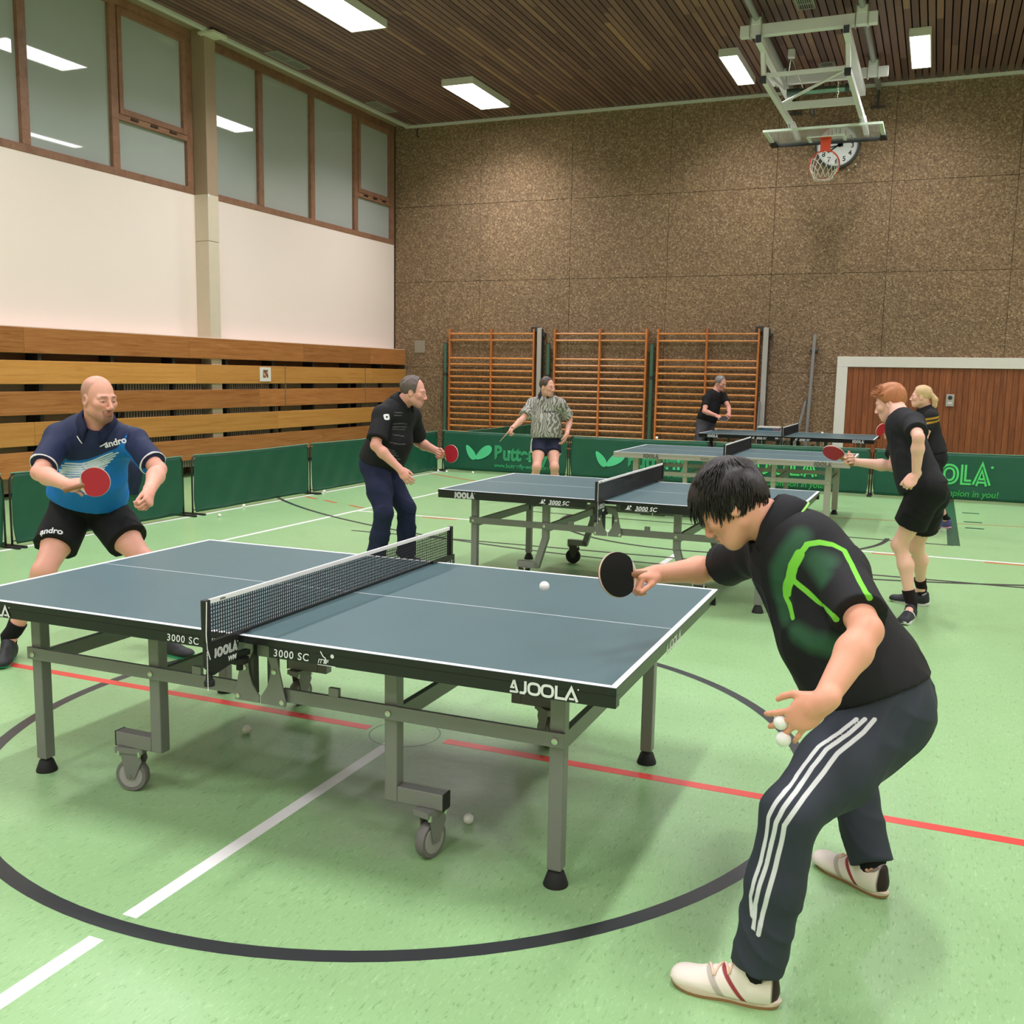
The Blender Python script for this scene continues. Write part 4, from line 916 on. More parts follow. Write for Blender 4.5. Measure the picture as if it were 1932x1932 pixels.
class Figure:
    """posed human: J = joints (world), hf/hu = face direction and head up, B = build factors"""
    def __init__(s,J,hf,hu=(0,0,1),girth=1.0,belly=0.0,limb=1.0,fem=False,hs=1.0):
        s.J={k:np.asarray(v,float) for k,v in J.items()}; s.g=girth; s.b=belly; s.l=limb; s.fem=fem; s.hs=hs; J=s.J
        s.up=nv(J['neck']-J['pel']); s.rt=nv(J['shR']-J['shL']); s.rt=nv(s.rt-s.up*(s.rt@s.up)); s.fw=np.cross(s.up,s.rt)
        s.hr=nv(J['hipR']-J['hipL']); s.hr=nv(s.hr-s.up*(s.hr@s.up)); s.hfw=np.cross(s.up,s.hr)
        s.T=basis(s.rt,s.fw,s.up); s.PT=basis(s.hr,s.hfw,s.up)
        f=nv(hf); r=nv(np.cross(f,np.asarray(hu,float))); u=np.cross(r,f); s.HM=np.stack([r,f,u],1); s.hc=J['head']
        s.sw=np.linalg.norm(J['shR']-J['shL'])/2
        s.tl=np.linalg.norm(J['neck']-J['pel'])
    def tp(s,x,y,z): return s.J['pel']+s.rt*x+s.fw*y+s.up*(z*s.tl)          # torso coordinates (z: 0 pelvis .. 1 neck)
    def torso_st(s,P): d=P-s.J['pel']; return d@s.rt,d@s.fw,(d@s.up)/s.tl
    def hp(s,x,y,z): return s.hc+s.HM@(np.array([x,y,z])*s.hs)
    def head_local(s,P): return ((P-s.hc)@s.HM)/s.hs
    def torso(s,S,o=0.0,z0=0.0,loose=0.0,k=.06):
        g=s.g; mid=basis(s.rt+s.hr,s.fw+s.hfw,s.up)
        S.ell(s.tp(0,.004,.72),s.T,(s.sw*.80*g+o,.108*g+o,.19+o),k); S.ell(s.tp(0,-.005,.86),s.T,(s.sw*.72+o,.078*g+o,.085+o),k)
        if s.fem: S.ell(s.tp(-.07,.075,.66),s.T,(.07+o,.06+o,.065+o),k); S.ell(s.tp(.07,.075,.66),s.T,(.07+o,.06+o,.065+o),k)
        S.ell(s.tp(0,.006+s.b*.5,.38),mid,((.138 if s.fem else .15)*g+o+loose,.105*g+s.b*.7+o+loose,.17+o),k)
        S.ell(s.tp(0,.0+s.b*.35,.13),s.PT,(.165*g+o+loose,.118*g+s.b*.45+o+loose,.13+o),k)
        for q in ('shL','shR'):
            S.cone(s.J['neck']-s.up*.045-s.fw*.01,s.J[q]-s.up*.004,.046+o,.050*s.l+o,k*.7)
        S.cone(s.J['shL']-s.up*.02,s.J['shR']-s.up*.02,.052+o,.052+o,k*.7)
    def pelvis(s,S,o=0.0,k=.05):
        g=s.g
        S.ell(s.J['pel']+s.up*.0,s.PT,(.165*g+o,.118*g+o,.12+o),k)
        for q,sg in (('hipL',-1),('hipR',1)): S.ell(s.J[q]*.75+s.J['pel']*.25-s.hfw*.035,s.PT,(.095*g+o,.105*g+o,.11+o),k)
    def arm(s,S,w,o=0.0,k=.02):
        a,e,r=s.J['sh'+w],s.J['el'+w],s.J['wr'+w]; l=s.l
        S.cone(a,a*.45+e*.55,.052*l+o,.046*l+o,k); S.cone(a*.45+e*.55,e,.046*l+o,.037*l+o,k)
        m=e*.7+r*.3; S.cone(e,m,.037*l+o,.042*l+o,k); S.cone(m,r,.042*l+o,.0265*l+o,k)
    def leg(s,S,w,o=0.0,k=.03):
        h,n,a=s.J['hip'+w],s.J['kn'+w],s.J['an'+w]; l=s.l*(1 if not s.fem else .95)
        S.cone(h,h*.5+n*.5,.088*l+o,.074*l+o,k); S.cone(h*.5+n*.5,n,.074*l+o,.052*l+o,k); S.ball(n,.054*l+o,k)
        back=-nv(np.cross(np.cross(n-h,a-n),n-a)+1e-6*s.hfw); 
        bend=(n-(h+a)/2); back=-nv(bend) if np.linalg.norm(bend)>.02 else -s.hfw
        m=n*.68+a*.32+back*.018; S.cone(n,m,.047*l+o,.054*l+o,k); S.cone(m,n*.18+a*.82,.054*l+o,.034*l+o,k); S.cone(n*.18+a*.82,a,.034*l+o,.034*l+o,k)
    def hand(s,S,w,n,curl=(.35,.5,.4),spread=.06,thumb=(.5,.5),index=None,sc=1.0,fingers=None):
        r=s.J['wr'+w]; d=nv(s.J['ha'+w]-r); n=nv(np.asarray(n,float)-d*(np.asarray(n,float)@d)); t=np.cross(d,n)*(1 if w=='R' else -1)
        M=np.stack([t,d,n],1); s.__dict__['M'+w]=M; s.__dict__['O'+w]=r
        S.cone(r-d*.02,r+d*.025,.026*s.l,.024*s.l,.015)
        S.ell(r+d*.055*sc,M,(.041*sc,.050*sc,.0155*sc),.016); S.ell(r+d*.04*sc+t*.022*sc+n*.008*sc,M,(.019*sc,.034*sc,.016*sc),.014)
        tips=[]
        for i,(off,L,rr) in enumerate(((.030,.074,.0088),(.0105,.082,.0090),(-.0095,.076,.0086),(-.0285,.060,.0076))):
            b=r+d*(.092 if i in (1,2) else .088 if i==0 else .082)*sc+t*off*sc; dd=nv(d+t*spread*(1.5-i))
            cv=curl if not (i==0 and index) else index
            if fingers and fingers.get(i): cv=fingers[i]
            ang=0; p=b-dd*.012
            for jn,(fr,c_) in enumerate(zip((.46,.30,.24),cv)):
                ang+=c_; q=p+(dd*math.cos(ang)+n*math.sin(ang))*(L*sc*fr+(.012 if jn==0 else 0)); S.cone(p,q,rr*sc*(1-.07*jn),rr*sc*(.94-.07*jn),.0045); p=q
            tips.append(p)
        b=r+d*.022*sc+t*.030*sc+n*.006; td=nv(d*.72+t*(.75*thumb[0])+n*.35*thumb[1]); m=b+td*.036*sc; td2=nv(d*.9+t*.35*thumb[0]+n*.55*thumb[1]); q=m+td2*.030*sc; td3=nv(d*.95+t*.1*thumb[0]+n*.6*thumb[1])
        S.cone(b,m,.0125*sc,.0105*sc,.010); S.cone(m,q,.0102*sc,.009*sc,.004); S.cone(q,q+td3*.020*sc,.009*sc,.0078*sc,.004)
        return tips
    def head(s,S,jaw=1.0,nose=1.0):
        h=s.hp; A=s.HM; z=s.hs
        E=lambda c,r,k=.02,op='u',A_=None: S.ell(h(*c),A if A_ is None else A_,np.array(r)*z,k,op)
        K=lambda a,b,ra,rb,k=.012,op='u': S.cone(h(*a),h(*b),ra*z,rb*z,k,op)
        E((0,-.014,.038),(.075,.095,.084),.02); E((0,.028,-.030),(.059,.066,.085),.04)
        E((0,.052,-.088),(.034*jaw,.036,.032),.03); K((-.046*jaw,.002,-.064),(-.017*jaw,.064,-.103),.017,.016,.03); K((.046*jaw,.002,-.064),(.017*jaw,.064,-.103),.017,.016,.03)
        for e in (-1,1):
            E((e*.042,.066,-.024),(.024,.022,.022),.025); K((e*.014,.0865,.017),(e*.046,.074,.015),.0115,.011,.014)
            E((e*.033,.097,-.006),(.019,.018,.0125),.012,'s'); E((e*.032,.0755,-.005),(.0150,.0135,.0135),.004); K((e*.019,.0885,-.0005),(e*.045,.0845,-.003),.0042,.0042,.005)
            E((e*.078,-.008,-.012),(.010,.020,.031),.012); E((e*.085,-.003,-.008),(.006,.010,.016),.006,'s')
            E((e*.0135,.103,-.046),(.0090,.011,.0085),.007)
        K((0,.090,.006),(0,.112*nose,-.037),.0080,.0105,.010); E((0,.109*nose,-.040),(.0120,.0110,.0100),.008)
        K((-.017,.0895,-.068),(0,.0975,-.0655),.0058,.0068,.008); K((.017,.0895,-.068),(0,.0975,-.0655),.0058,.0068,.008); K((-.015,.0885,-.0775),(.015,.0885,-.0775),.0068,.0068,.009); K((0,.096,-.0775),(0,.096,-.0775),.006,.006,.01)
        K((-.022,.1005,-.0718),(.022,.1005,-.0718),.0032,.0032,.003,'s')
        S.cone(h(0,-.022,-.05),s.J['neck']+s.up*.0,.056*z,.060*z,.03); S.cone(h(0,-.03,-.03),s.J['neck']-s.fw*.01,.05*z,.056*z,.03)
def foldnoise(amp,f=60.0,seed=0.0,ax=(1,.4,.2)):
    a=nv(ax)
    def fn(X,Y,Z):
        u=(X*a[0]+Y*a[1]+Z*a[2]); w1=np.sin((X*.8-Y*.6+Z*.5)*f*.28+seed); w2=np.sin((X*.4+Y*.7-Z*.8)*f*.33+seed*2.3)
        r1=1-np.abs(np.sin(u*f*.5+2.4*w1+seed*3)); r2=1-np.abs(np.sin((u*.45+X*.3-Z*.55)*f*.42+2.0*w2+seed))
        return amp*(.55-(r1*r1*(.5+.5*w2)+.8*r2*r2*(.5-.5*w1)))
    return fn

def sdf_body(f,sp):
    S=SDF(); f.torso(S); f.pelvis(S,-.010)
    for w in 'LR': f.arm(S,w); f.leg(S,w); 
    for w in 'LR':
        a,t=f.J['an'+w],f.J['to'+w]; d=nv((t-a)*[1,1,0]); S.cone(a,a+d*.10-np.array([0,0,a[2]-.045]),.034,.026,.02)
    for w in 'LR': f.hand(S,w,**sp['hand'+w])
    f.head(S,**sp.get('face',{})); return S
def sdf_shirt(f,sp):
    S=SDF(); o=sp.get('ease',.016)+.004; f.torso(S,o,loose=sp.get('loose',.012)); f_=sp.get('sleeve',.62); l=f.l
    if sp.get('skirt',True): f.pelvis(S,o-.002)
    ends=[]
    for w in 'LR':
        a,e=f.J['sh'+w],f.J['el'+w]; b=a+(e-a)*f_; r0=.053*l+o*.7; r1=sp.get('cuff',.058)*l+o*.5
        S.cone(a,b,r0,r1,.03,'u',True); ends.append((a,b,r1))
    S.noise=foldnoise(sp.get('fold',.0045),sp.get('ff',62),sp.get('seed',1.0),f.up*.5+f.rt*.8)
    h=f.tp(0,0,sp.get('hem',.0)); S.clip(h,-(f.up+f.fw*sp.get('hemtilt',0.0)))
    c=f.tp(0,0,sp.get('hem',.0)); 
    n=nv(f.J['head']-f.J['neck']); S.cone(f.J['neck']-n*.005+f.fw*.008,f.J['neck']+n*.12,sp.get('neckr',.064),.075,.012,'s')
    if sp.get('vneck'): S.cone(f.J['neck']+f.fw*.06-f.up*.02,f.tp(0,.125,.80),.030,.008,.012,'s')
    return S
def sdf_legs(f,sp):
    """shorts or trousers"""
    S=SDF(); o=sp.get('ease',.02); op=sp.get('easep',.010); f.pelvis(S,op); S.ell(f.tp(0,f.b*.25,.10),f.PT,(.162*f.g+op,.114*f.g+f.b*.35+op,.10+op),.05); g=f.g; ends=[]
    for w in 'LR':
        h,n,a=f.J['hip'+w],f.J['kn'+w],f.J['an'+w]; l=f.l
        if sp['kind']=='shorts':
            b=h+(n-h)*sp.get('len',.55); r1=sp.get('cuff',.098)*l; S.cone(h+f.up*.02,b,.104*l+o*.5,r1,.03,'u',True); ends.append((h,b,r1))
        else:
            S.cone(h,h*.5+n*.5,.102*l+o*.5,.085*l+o*.5,.04); S.cone(h*.5+n*.5,n,.085*l+o*.5,sp.get('knee',.068)*l,.04)
            c=sp.get('calf',.066)*l; m=n*.55+a*.45; b=n+(a-n)*sp.get('len',1.03); S.cone(n,m,sp.get('knee',.068)*l,c,.03); S.cone(m,b,c,sp.get('cuff',.072)*l,.03,'u',True); ends.append((m,b,sp.get('cuff',.072)*l))
    S.noise=foldnoise(sp.get('fold',.006),sp.get('ff',58),sp.get('seed',2.0),(.3,.3,1))
    S.clip(f.tp(0,0,sp.get('waist',.12)),f.up+f.fw*sp.get('waisttilt',0.0)); return S
# ================================================================ posed joints of the seven players (metres, world)
JOINTS={
 'foreground':{'head':(-0.556,3.059,1.288),'neck':(-0.402,3.089,1.216),'shL':(-0.231,2.987,1.122),'elL':(-0.125,2.733,1.014),'wrL':(-0.208,2.538,0.865),'haL':(-0.276,2.533,0.805),'shR':(-0.489,3.26,1.116),'elR':(-0.673,3.464,1.004),'wrR':(-0.834,3.258,1.005),'haR':(-0.884,3.186,1.01),'pel':(-0.098,3.067,0.742),'hipL':(-0.089,2.97,0.683),'hipR':(-0.083,3.154,0.66),'knL':(-0.28,2.617,0.524),'anL':(-0.335,2.555,0.095),'toL':(-0.51,2.55,0.036),'knR':(-0.22,3.501,0.431),'anR':(-0.085,3.315,0.09),'toR':(-0.225,3.415,0.036)},
 'bald':{'head':(-4.282,4.23,1.496),'neck':(-4.352,4.279,1.342),'shR':(-4.529,4.18,1.271),'elR':(-4.435,3.944,1.098),'wrR':(-4.174,3.891,1.052),'haR':(-4.083,3.881,1.053),'shL':(-4.192,4.388,1.253),'elL':(-3.935,4.299,1.113),'wrL':(-3.806,4.082,1.019),'haL':(-3.757,4.026,0.966),'pel':(-4.623,4.455,0.892),'hipR':(-4.701,4.392,0.794),'hipL':(-4.544,4.511,0.788),'knR':(-4.582,4.073,0.516),'anR':(-4.803,4.007,0.108),'toR':(-4.715,3.885,0.043),'knL':(-4.169,4.417,0.559),'anL':(-4.1,4.466,0.099),'toL':(-3.946,4.455,0.037)},
 'polo':{'head':(-4.006,7.369,1.512),'neck':(-4.132,7.38,1.403),'shR':(-4.199,7.196,1.323),'elR':(-4.176,7.038,1.077),'wrR':(-3.993,7.12,0.883),'haR':(-3.932,7.111,0.82),'shL':(-4.132,7.565,1.306),'elL':(-4.152,7.727,1.065),'wrL':(-3.916,7.641,0.999),'haL':(-3.843,7.601,0.969),'pel':(-4.344,7.395,0.917),'hipR':(-4.325,7.298,0.86),'hipL':(-4.395,7.467,0.843),'knR':(-4.15,7.128,0.507),'anR':(-4.255,7.163,0.088),'toR':(-4.106,7.182,0.036),'knL':(-4.115,7.453,0.517),'anL':(-4.136,7.486,0.086),'toL':(-3.988,7.516,0.036)},
 'pattern':{'head':(-4.655,12.187,1.516),'neck':(-4.692,12.272,1.377),'shR':(-4.88,12.264,1.295),'elR':(-4.936,12.054,1.098),'wrR':(-4.995,11.833,0.978),'haR':(-5.016,11.764,0.929),'shL':(-4.501,12.248,1.299),'elL':(-4.427,12.437,1.088),'wrL':(-4.399,12.259,0.902),'haL':(-4.415,12.226,0.821),'pel':(-4.673,12.244,0.85),'hipR':(-4.749,12.193,0.781),'hipL':(-4.62,12.325,0.788),'knR':(-4.663,11.885,0.493),'anR':(-4.758,11.988,0.085),'toR':(-4.726,11.841,0.034),'knL':(-4.48,12.049,0.489),'anL':(-4.51,12.196,0.085),'toL':(-4.426,12.071,0.034)},
 'greyhair':{'head':(-3.461,17.493,1.579),'neck':(-3.542,17.477,1.419),'shR':(-3.651,17.339,1.311),'elR':(-3.646,17.142,1.097),'wrR':(-3.421,17.036,1.035),'haR':(-3.349,16.994,1.011),'shL':(-3.439,17.645,1.351),'elL':(-3.298,17.469,1.171),'wrL':(-3.238,17.248,1.061),'haL':(-3.221,17.17,1.027),'pel':(-3.671,17.417,0.912),'hipR':(-3.71,17.337,0.838),'hipL':(-3.637,17.503,0.843),'knR':(-3.7,17.1,0.49),'anR':(-3.74,17.2,0.083),'toR':(-3.61,17.12,0.033),'knL':(-3.6,17.36,0.49),'anL':(-3.63,17.47,0.083),'toL':(-3.5,17.4,0.033)},
 'redhair':{'head':(-0.294,7.655,1.516),'neck':(-0.217,7.534,1.424),'shL':(-0.131,7.345,1.392),'elL':(-0.084,7.062,1.306),'wrL':(-0.084,7.137,1.051),'haL':(-0.132,7.099,0.986),'shR':(-0.217,7.714,1.314),'elR':(-0.24,7.538,1.071),'wrR':(-0.514,7.517,1.091),'haR':(-0.564,7.444,1.106),'pel':(-0.043,7.446,0.923),'hipL':(-0.001,7.338,0.919),'hipR':(0.021,7.519,0.862),'knL':(-0.162,7.453,0.528),'anL':(-0.055,7.444,0.098),'toL':(-0.085,7.297,0.03),'knR':(-0.056,7.73,0.483),'anR':(0.003,7.97,0.116),'toR':(-0.13,8.0,0.036)},
 'blonde':{'head':(-0.147,12.012,1.506),'neck':(-0.093,12.076,1.371),'shL':(-0.032,11.904,1.295),'elL':(-0.083,11.815,1.033),'wrL':(-0.307,11.759,0.945),'haL':(-0.387,11.738,0.925),'shR':(-0.134,12.251,1.288),'elR':(-0.216,12.141,1.043),'wrR':(-0.415,11.995,1.061),'haR':(-0.481,11.95,1.084),'pel':(0.018,12.059,0.871),'hipL':(0.025,11.972,0.799),'hipR':(0.046,12.144,0.802),'knL':(-0.029,11.896,0.399),'anL':(0.109,12.133,0.092),'toL':(0.021,12.025,0.032),'knR':(0.044,12.218,0.399),'anR':(0.222,12.415,0.085),'toR':(0.127,12.52,0.034)},
}
RELAX=dict(curl=(.35,.5,.4))
GRIP=dict(curl=(1.15,1.25,.7),thumb=(.45,.9))
FIG={
 'foreground':dict(fig=dict(hf=(-.77,-.06,-.63),hu=(-.4,0,1),girth=1.12,belly=.03,limb=1.1),skin=(224,164,136),res=.0075,
   handL=dict(n=(-.05,.97,-.15),curl=(.30,.32,.22),spread=.24,thumb=(.9,.5)),handR=dict(n=(.5,.75,-.2),**GRIP),face=dict(jaw=1.08),
   shirt=dict(ease=.020,loose=.012,sleeve=.80,cuff=.060,hem=.02,hemtilt=-.15,seed=1.3,neckr=.068),
   legs=dict(kind='trousers',ease=.026,easep=.014,knee=.070,calf=.070,cuff=.066,len=.99,waist=.13)),
 'bald':dict(fig=dict(hf=(.985,-.17,-.08),girth=1.13,belly=.055,limb=1.12,hs=1.02),skin=(228,170,148),res=.0075,
   handL=dict(n=(-.75,-.35,-.3),curl=(1.0,1.1,.6),thumb=(.3,1.0)),handR=dict(n=(.1,.75,-.55),curl=(1.1,1.1,.6),index=(.10,.12,.1),thumb=(.5,.6)),face=dict(jaw=1.06,nose=1.02),
   shirt=dict(ease=.020,loose=.016,sleeve=.80,cuff=.058,hem=.02,hemtilt=-.30,seed=.4,neckr=.070),
   legs=dict(kind='shorts',ease=.022,len=.58,cuff=.112,waist=.24,easep=.012)),
 'polo':dict(fig=dict(hf=(.94,.28,-.14),girth=1.08,belly=.05,limb=1.08),skin=(222,164,146),res=.009,
   handL=dict(n=(.3,-.9,-.1),**GRIP),handR=dict(n=(.2,.75,-.45),**RELAX),face=dict(jaw=1.08),
   shirt=dict(ease=.022,loose=.02,sleeve=.82,cuff=.070,hem=.0,seed=2.4,neckr=.07),
   legs=dict(kind='trousers',ease=.03,knee=.074,calf=.074,cuff=.080,len=.98,waist=.14)),
 'pattern':dict(fig=dict(hf=(.94,-.33,-.04),girth=.98,belly=.02),skin=(218,166,146),res=.010,
   handL=dict(n=(-.9,-.2,-.1),**RELAX),handR=dict(n=(.7,.2,-.5),**GRIP),
   shirt=dict(ease=.024,loose=.026,sleeve=.80,cuff=.074,hem=.0,seed=3.1,neckr=.07),
   legs=dict(kind='shorts',ease=.024,len=.46,cuff=.110,waist=.10)),
 'greyhair':dict(fig=dict(hf=(.86,-.44,-.24),girth=1.02,belly=.02),skin=(206,150,132),res=.0115,
   handL=dict(n=(-.5,-.2,-.8),curl=(.9,.9,.5)),handR=dict(n=(.3,.3,-.8),**GRIP),
   shirt=dict(ease=.018,sleeve=.62,cuff=.060,hem=.02,seed=4.2,neckr=.068,vneck=True),
   legs=dict(kind='trousers',ease=.024,knee=.074,calf=.07,cuff=.07,len=.98,waist=.13)),
 'redhair':dict(fig=dict(hf=(-.93,.20,-.30),girth=.92,limb=.96),skin=(234,186,166),res=.008,
   handL=dict(n=(.2,.9,.1),curl=(1.25,1.2,.7),thumb=(.2,1.1)),handR=dict(n=(.1,-.85,.3),**GRIP),
   shirt=dict(ease=.020,loose=.02,sleeve=.72,cuff=.068,hem=.0,seed=5.2,neckr=.064),
   legs=dict(kind='shorts',ease=.026,len=.62,cuff=.120,waist=.12)),
 'blonde':dict(fig=dict(hf=(-.99,.05,.02),girth=.92,limb=.9,fem=True,hs=.96),skin=(236,184,164),res=.010,
   handL=dict(n=(0,0,-1),**RELAX),handR=dict(n=(0,-.6,-.6),**GRIP),
   shirt=dict(ease=.018,sleeve=.6,cuff=.058,hem=.0,seed=6.3,neckr=.060),
   legs=dict(kind='shorts',ease=.02,len=.5,cuff=.10,waist=.12)),
}
# ================================================================ mesh output for the figures
def put_mesh(name,P,Q,m,parent,base,cols=None,attrs=None,smooth=True):
    me=bpy.data.meshes.new(name); n=len(P); k=len(Q); P=np.asarray(P,float)-np.asarray(base)
    me.vertices.add(n); me.vertices.foreach_set('co',P.astype(np.float32).ravel()); me.loops.add(k*4); me.loops.foreach_set('vertex_index',Q.astype(np.int32).ravel())
    me.polygons.add(k); me.polygons.foreach_set('loop_start',np.arange(0,4*k,4,dtype=np.int32)); me.polygons.foreach_set('loop_total',np.full(k,4,np.int32))
    me.update(calc_edges=True); me.validate()
    if smooth: me.polygons.foreach_set('use_smooth',np.ones(len(me.polygons),bool))
    if cols is not None:
        a=me.color_attributes.new('Col','FLOAT_COLOR','POINT'); a.data.foreach_set('color',np.concatenate([cols,np.ones((n,1))],1).astype(np.float32).ravel())
    for an,av in (attrs or {}).items():
        a=me.attributes.new(an,'FLOAT','POINT'); a.data.foreach_set('value',np.asarray(av,np.float32))
    o=bpy.data.objects.new(name,me); col.objects.link(o); o.parent=parent
    if m: me.materials.append(m)
    return o
def m_skin():
    t=NT('skin'); c=t.attr('Col','Color'); n=t.noise(t.obj(),34,3); c=t.mix(t.math('MULTIPLY',n,.22),c,t.mix(1,c,(1.0,.80,.74),'MULTIPLY')); t.base(c)
    t.set(Roughness=.48,Specular_IOR_Level=.38,Subsurface_Weight=.08,Subsurface_Radius=(.012,.005,.003)); t.bump(t.noise(t.obj(),160,2),.06,.001); return t.m
M_skin=m_skin()
def m_hair(name,c0,c1,rough=.42):
    t=NT(name); v=t.obj((1,1,.35)); n=t.noise(v,150,3,.7,.4); t.base(t.mix(n,c0,c1)); t.set(Roughness=rough,Specular_IOR_Level=.4); t.bump(n,.5,.003); return t.m
def m_garment(name,base,layers=(),rough=.75,vary=.10,weave=True,pattern=None):
    """layers: (attribute, threshold, colour, softness): colour where attribute < threshold"""
    t=NT(name); n=t.noise(t.obj(),7,4); c=t.mix(n,tuple(x*(1-vary) for x in base),tuple(min(1,x*(1+vary)) for x in base))
    if pattern: c=pattern(t,c)
    for an,th,cc,so in layers:
        mr=t.node('ShaderNodeMapRange'); t.link(t.attr(an),mr.inputs[0]); mr.inputs[1].default_value=th+so; mr.inputs[2].default_value=th-so; mr.inputs[3].default_value=0; mr.inputs[4].default_value=1; mr.clamp=True
        c=t.mix(mr.outputs[0],c,cc)
    t.base(c); t.set(Roughness=rough,Specular_IOR_Level=.28)
    if weave: t.bump(t.noise(t.obj(),500,2),.10,.0008)
    return t.m
def smooth01(x,a,b): t=np.clip((x-a)/(b-a),0,1); return t*t*(3-2*t)
def skin_cols(f,P,sp):
    c=np.tile(np.array(srgb(*sp['skin'])),(len(P),1)); L=f.head_local(P); x,y,z=L[:,0],L[:,1],L[:,2]; ax=np.abs(x)
    near=np.linalg.norm(P-f.hc,axis=1)<.2
    def mixc(m,cc): 
        m=(m*near)[:,None]; c[:]=c*(1-m)+np.array(cc)*m
    base=np.array(srgb(*sp['skin']))
    red=base*np.array([.98,.78,.76]); mixc(.55*np.exp(-(((ax-.045)/.022)**2+((z+.032)/.024)**2))*(y>.03),red); mixc(.5*np.exp(-((x/.016)**2+((z+.036)/.02)**2))*(y>.09),red)
    st=sp.get('stubble',0); m=np.maximum(smooth01(-z,.045,.100)*.75,smooth01(-z,.050,.062)*np.exp(-(np.maximum(0,ax-.026)/.010)**2))*(1-smooth01(-z,.118,.134))*smooth01(y,-.005,.05); mixc(st*m,srgb(*sp.get('stubcol',(120,96,84))))
    mixc(.75*np.exp(-((z+.0715)/.0075)**2)*smooth01(.026-ax,0,.006)*smooth01(y,.080,.088),base*np.array([.80,.52,.52])); mixc(.8*np.exp(-((z+.0718)/.0016)**2)*smooth01(.022-ax,0,.004)*(y>.085),base*.35)
    bz=.0185-.10*np.maximum(0,ax-.034)-.05*np.maximum(0,.022-ax); mixc(sp.get('brow',.75)*np.exp(-((z-bz)/.0042)**2)*smooth01(ax,.011,.016)*smooth01(.051-ax,0,.006)*(y>.05),srgb(*sp.get('browcol',(84,62,50))))
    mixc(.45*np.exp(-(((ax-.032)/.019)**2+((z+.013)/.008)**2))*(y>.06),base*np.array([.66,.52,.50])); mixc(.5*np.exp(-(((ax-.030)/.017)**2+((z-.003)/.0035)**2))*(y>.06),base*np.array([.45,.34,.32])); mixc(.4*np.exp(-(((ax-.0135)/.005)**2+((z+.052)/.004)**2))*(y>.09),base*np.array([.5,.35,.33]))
    if sp.get('buzz'):
        mk=smooth01(.018+.35*(z-.02)-y,0,.02)*smooth01(z+.045+.25*(y+.05),-.01,.01)*(1-smooth01(z,.075,.1)*.8); mixc(sp['buzz']*mk,srgb(150,118,100))
    for kx,pt in (('kn','L'),('kn','R'),('el','L'),('el','R')):
        d=np.linalg.norm(P-f.J[kx+pt],axis=1); m=(.38*np.exp(-(d/.055)**2))[:,None]; c[:]=c*(1-m)+c*np.array([1.0,.80,.76])*m
    for w in 'LR':
        d=np.linalg.norm(P-f.J['ha'+w],axis=1); m=(.30*smooth01(.12-d,0,.05))[:,None]; c[:]=c*(1-m)+c*np.array([1.0,.82,.80])*m
    return c
def eye(f,e,parent,base,iris=(70,92,110)):
    me=MB().sphere((0,0,0),.0122*f.hs,20); P=np.array(me.v); d=P/np.linalg.norm(P,axis=1)[:,None]; g=nv([0,1,-.02]); a=np.arccos(np.clip(d@g,-1,1))
    cc=np.tile(np.array((.62,.58,.55)),(len(P),1)); cc[a<.52]=srgb(*iris); cc[a<.24]=(.01,.01,.01)
    W=f.hp(e*.032,.0782,-.0055)+P@f.HM.T
    m=bpy.data.meshes.new('eye'); m.from_pydata([tuple(v) for v in W-base],[],me.f); at=m.color_attributes.new('Col','FLOAT_COLOR','POINT'); at.data.foreach_set('color',np.concatenate([cc,np.ones((len(P),1))],1).astype(np.float32).ravel())
    for p in m.polygons: p.use_smooth=True
    if 'eye' not in MATS: t=NT('eye'); t.base(t.attr('Col','Color')); t.set(Roughness=.15); MATS['eye']=t.m
    m.materials.append(MATS['eye']); o=bpy.data.objects.new('eye',m); col.objects.link(o); o.parent=parent
def hair_sdf(f,st):
    S=SDF(); A=f.HM; z=f.hs; t=st.get('t',.010); h=f.hp
    S.ell(h(0,-.016,.040),A,np.array((.075+t,.095+t,.084+t*st.get('top',1.0)))*z,.01)
    for a,r in st.get('add',()): S.ell(h(*a),A,np.array(r)*z,.02)
    for a,b,ra,rb in st.get('cones',()): S.cone(h(*a),h(*b),ra*z,rb*z,.012)
    amp=st.get('amp',.0025); fr=st.get('freq',150)
    fw=f.HM[:,1]; rt=f.HM[:,0]; up=f.HM[:,2]
    def ns(X,Y,Z):
        u=X*rt[0]+Y*rt[1]+Z*rt[2]; v=X*fw[0]+Y*fw[1]+Z*fw[2]; w=X*up[0]+Y*up[1]+Z*up[2]
        return amp*(np.sin(u*fr+2.1*np.sin(v*fr*.23+w*fr*.2))+.6*np.sin(u*fr*.55+v*fr*.3+1.3*np.sin(w*fr*.4)))
    S.noise=ns
    for n,c_ in st['clips']:
        n=np.array(n,float); L=np.linalg.norm(n); S.clip(h(*(n/L*c_/L)) if False else f.hc+f.HM@(n/L*(c_/L))*z,f.HM@n)
    return S
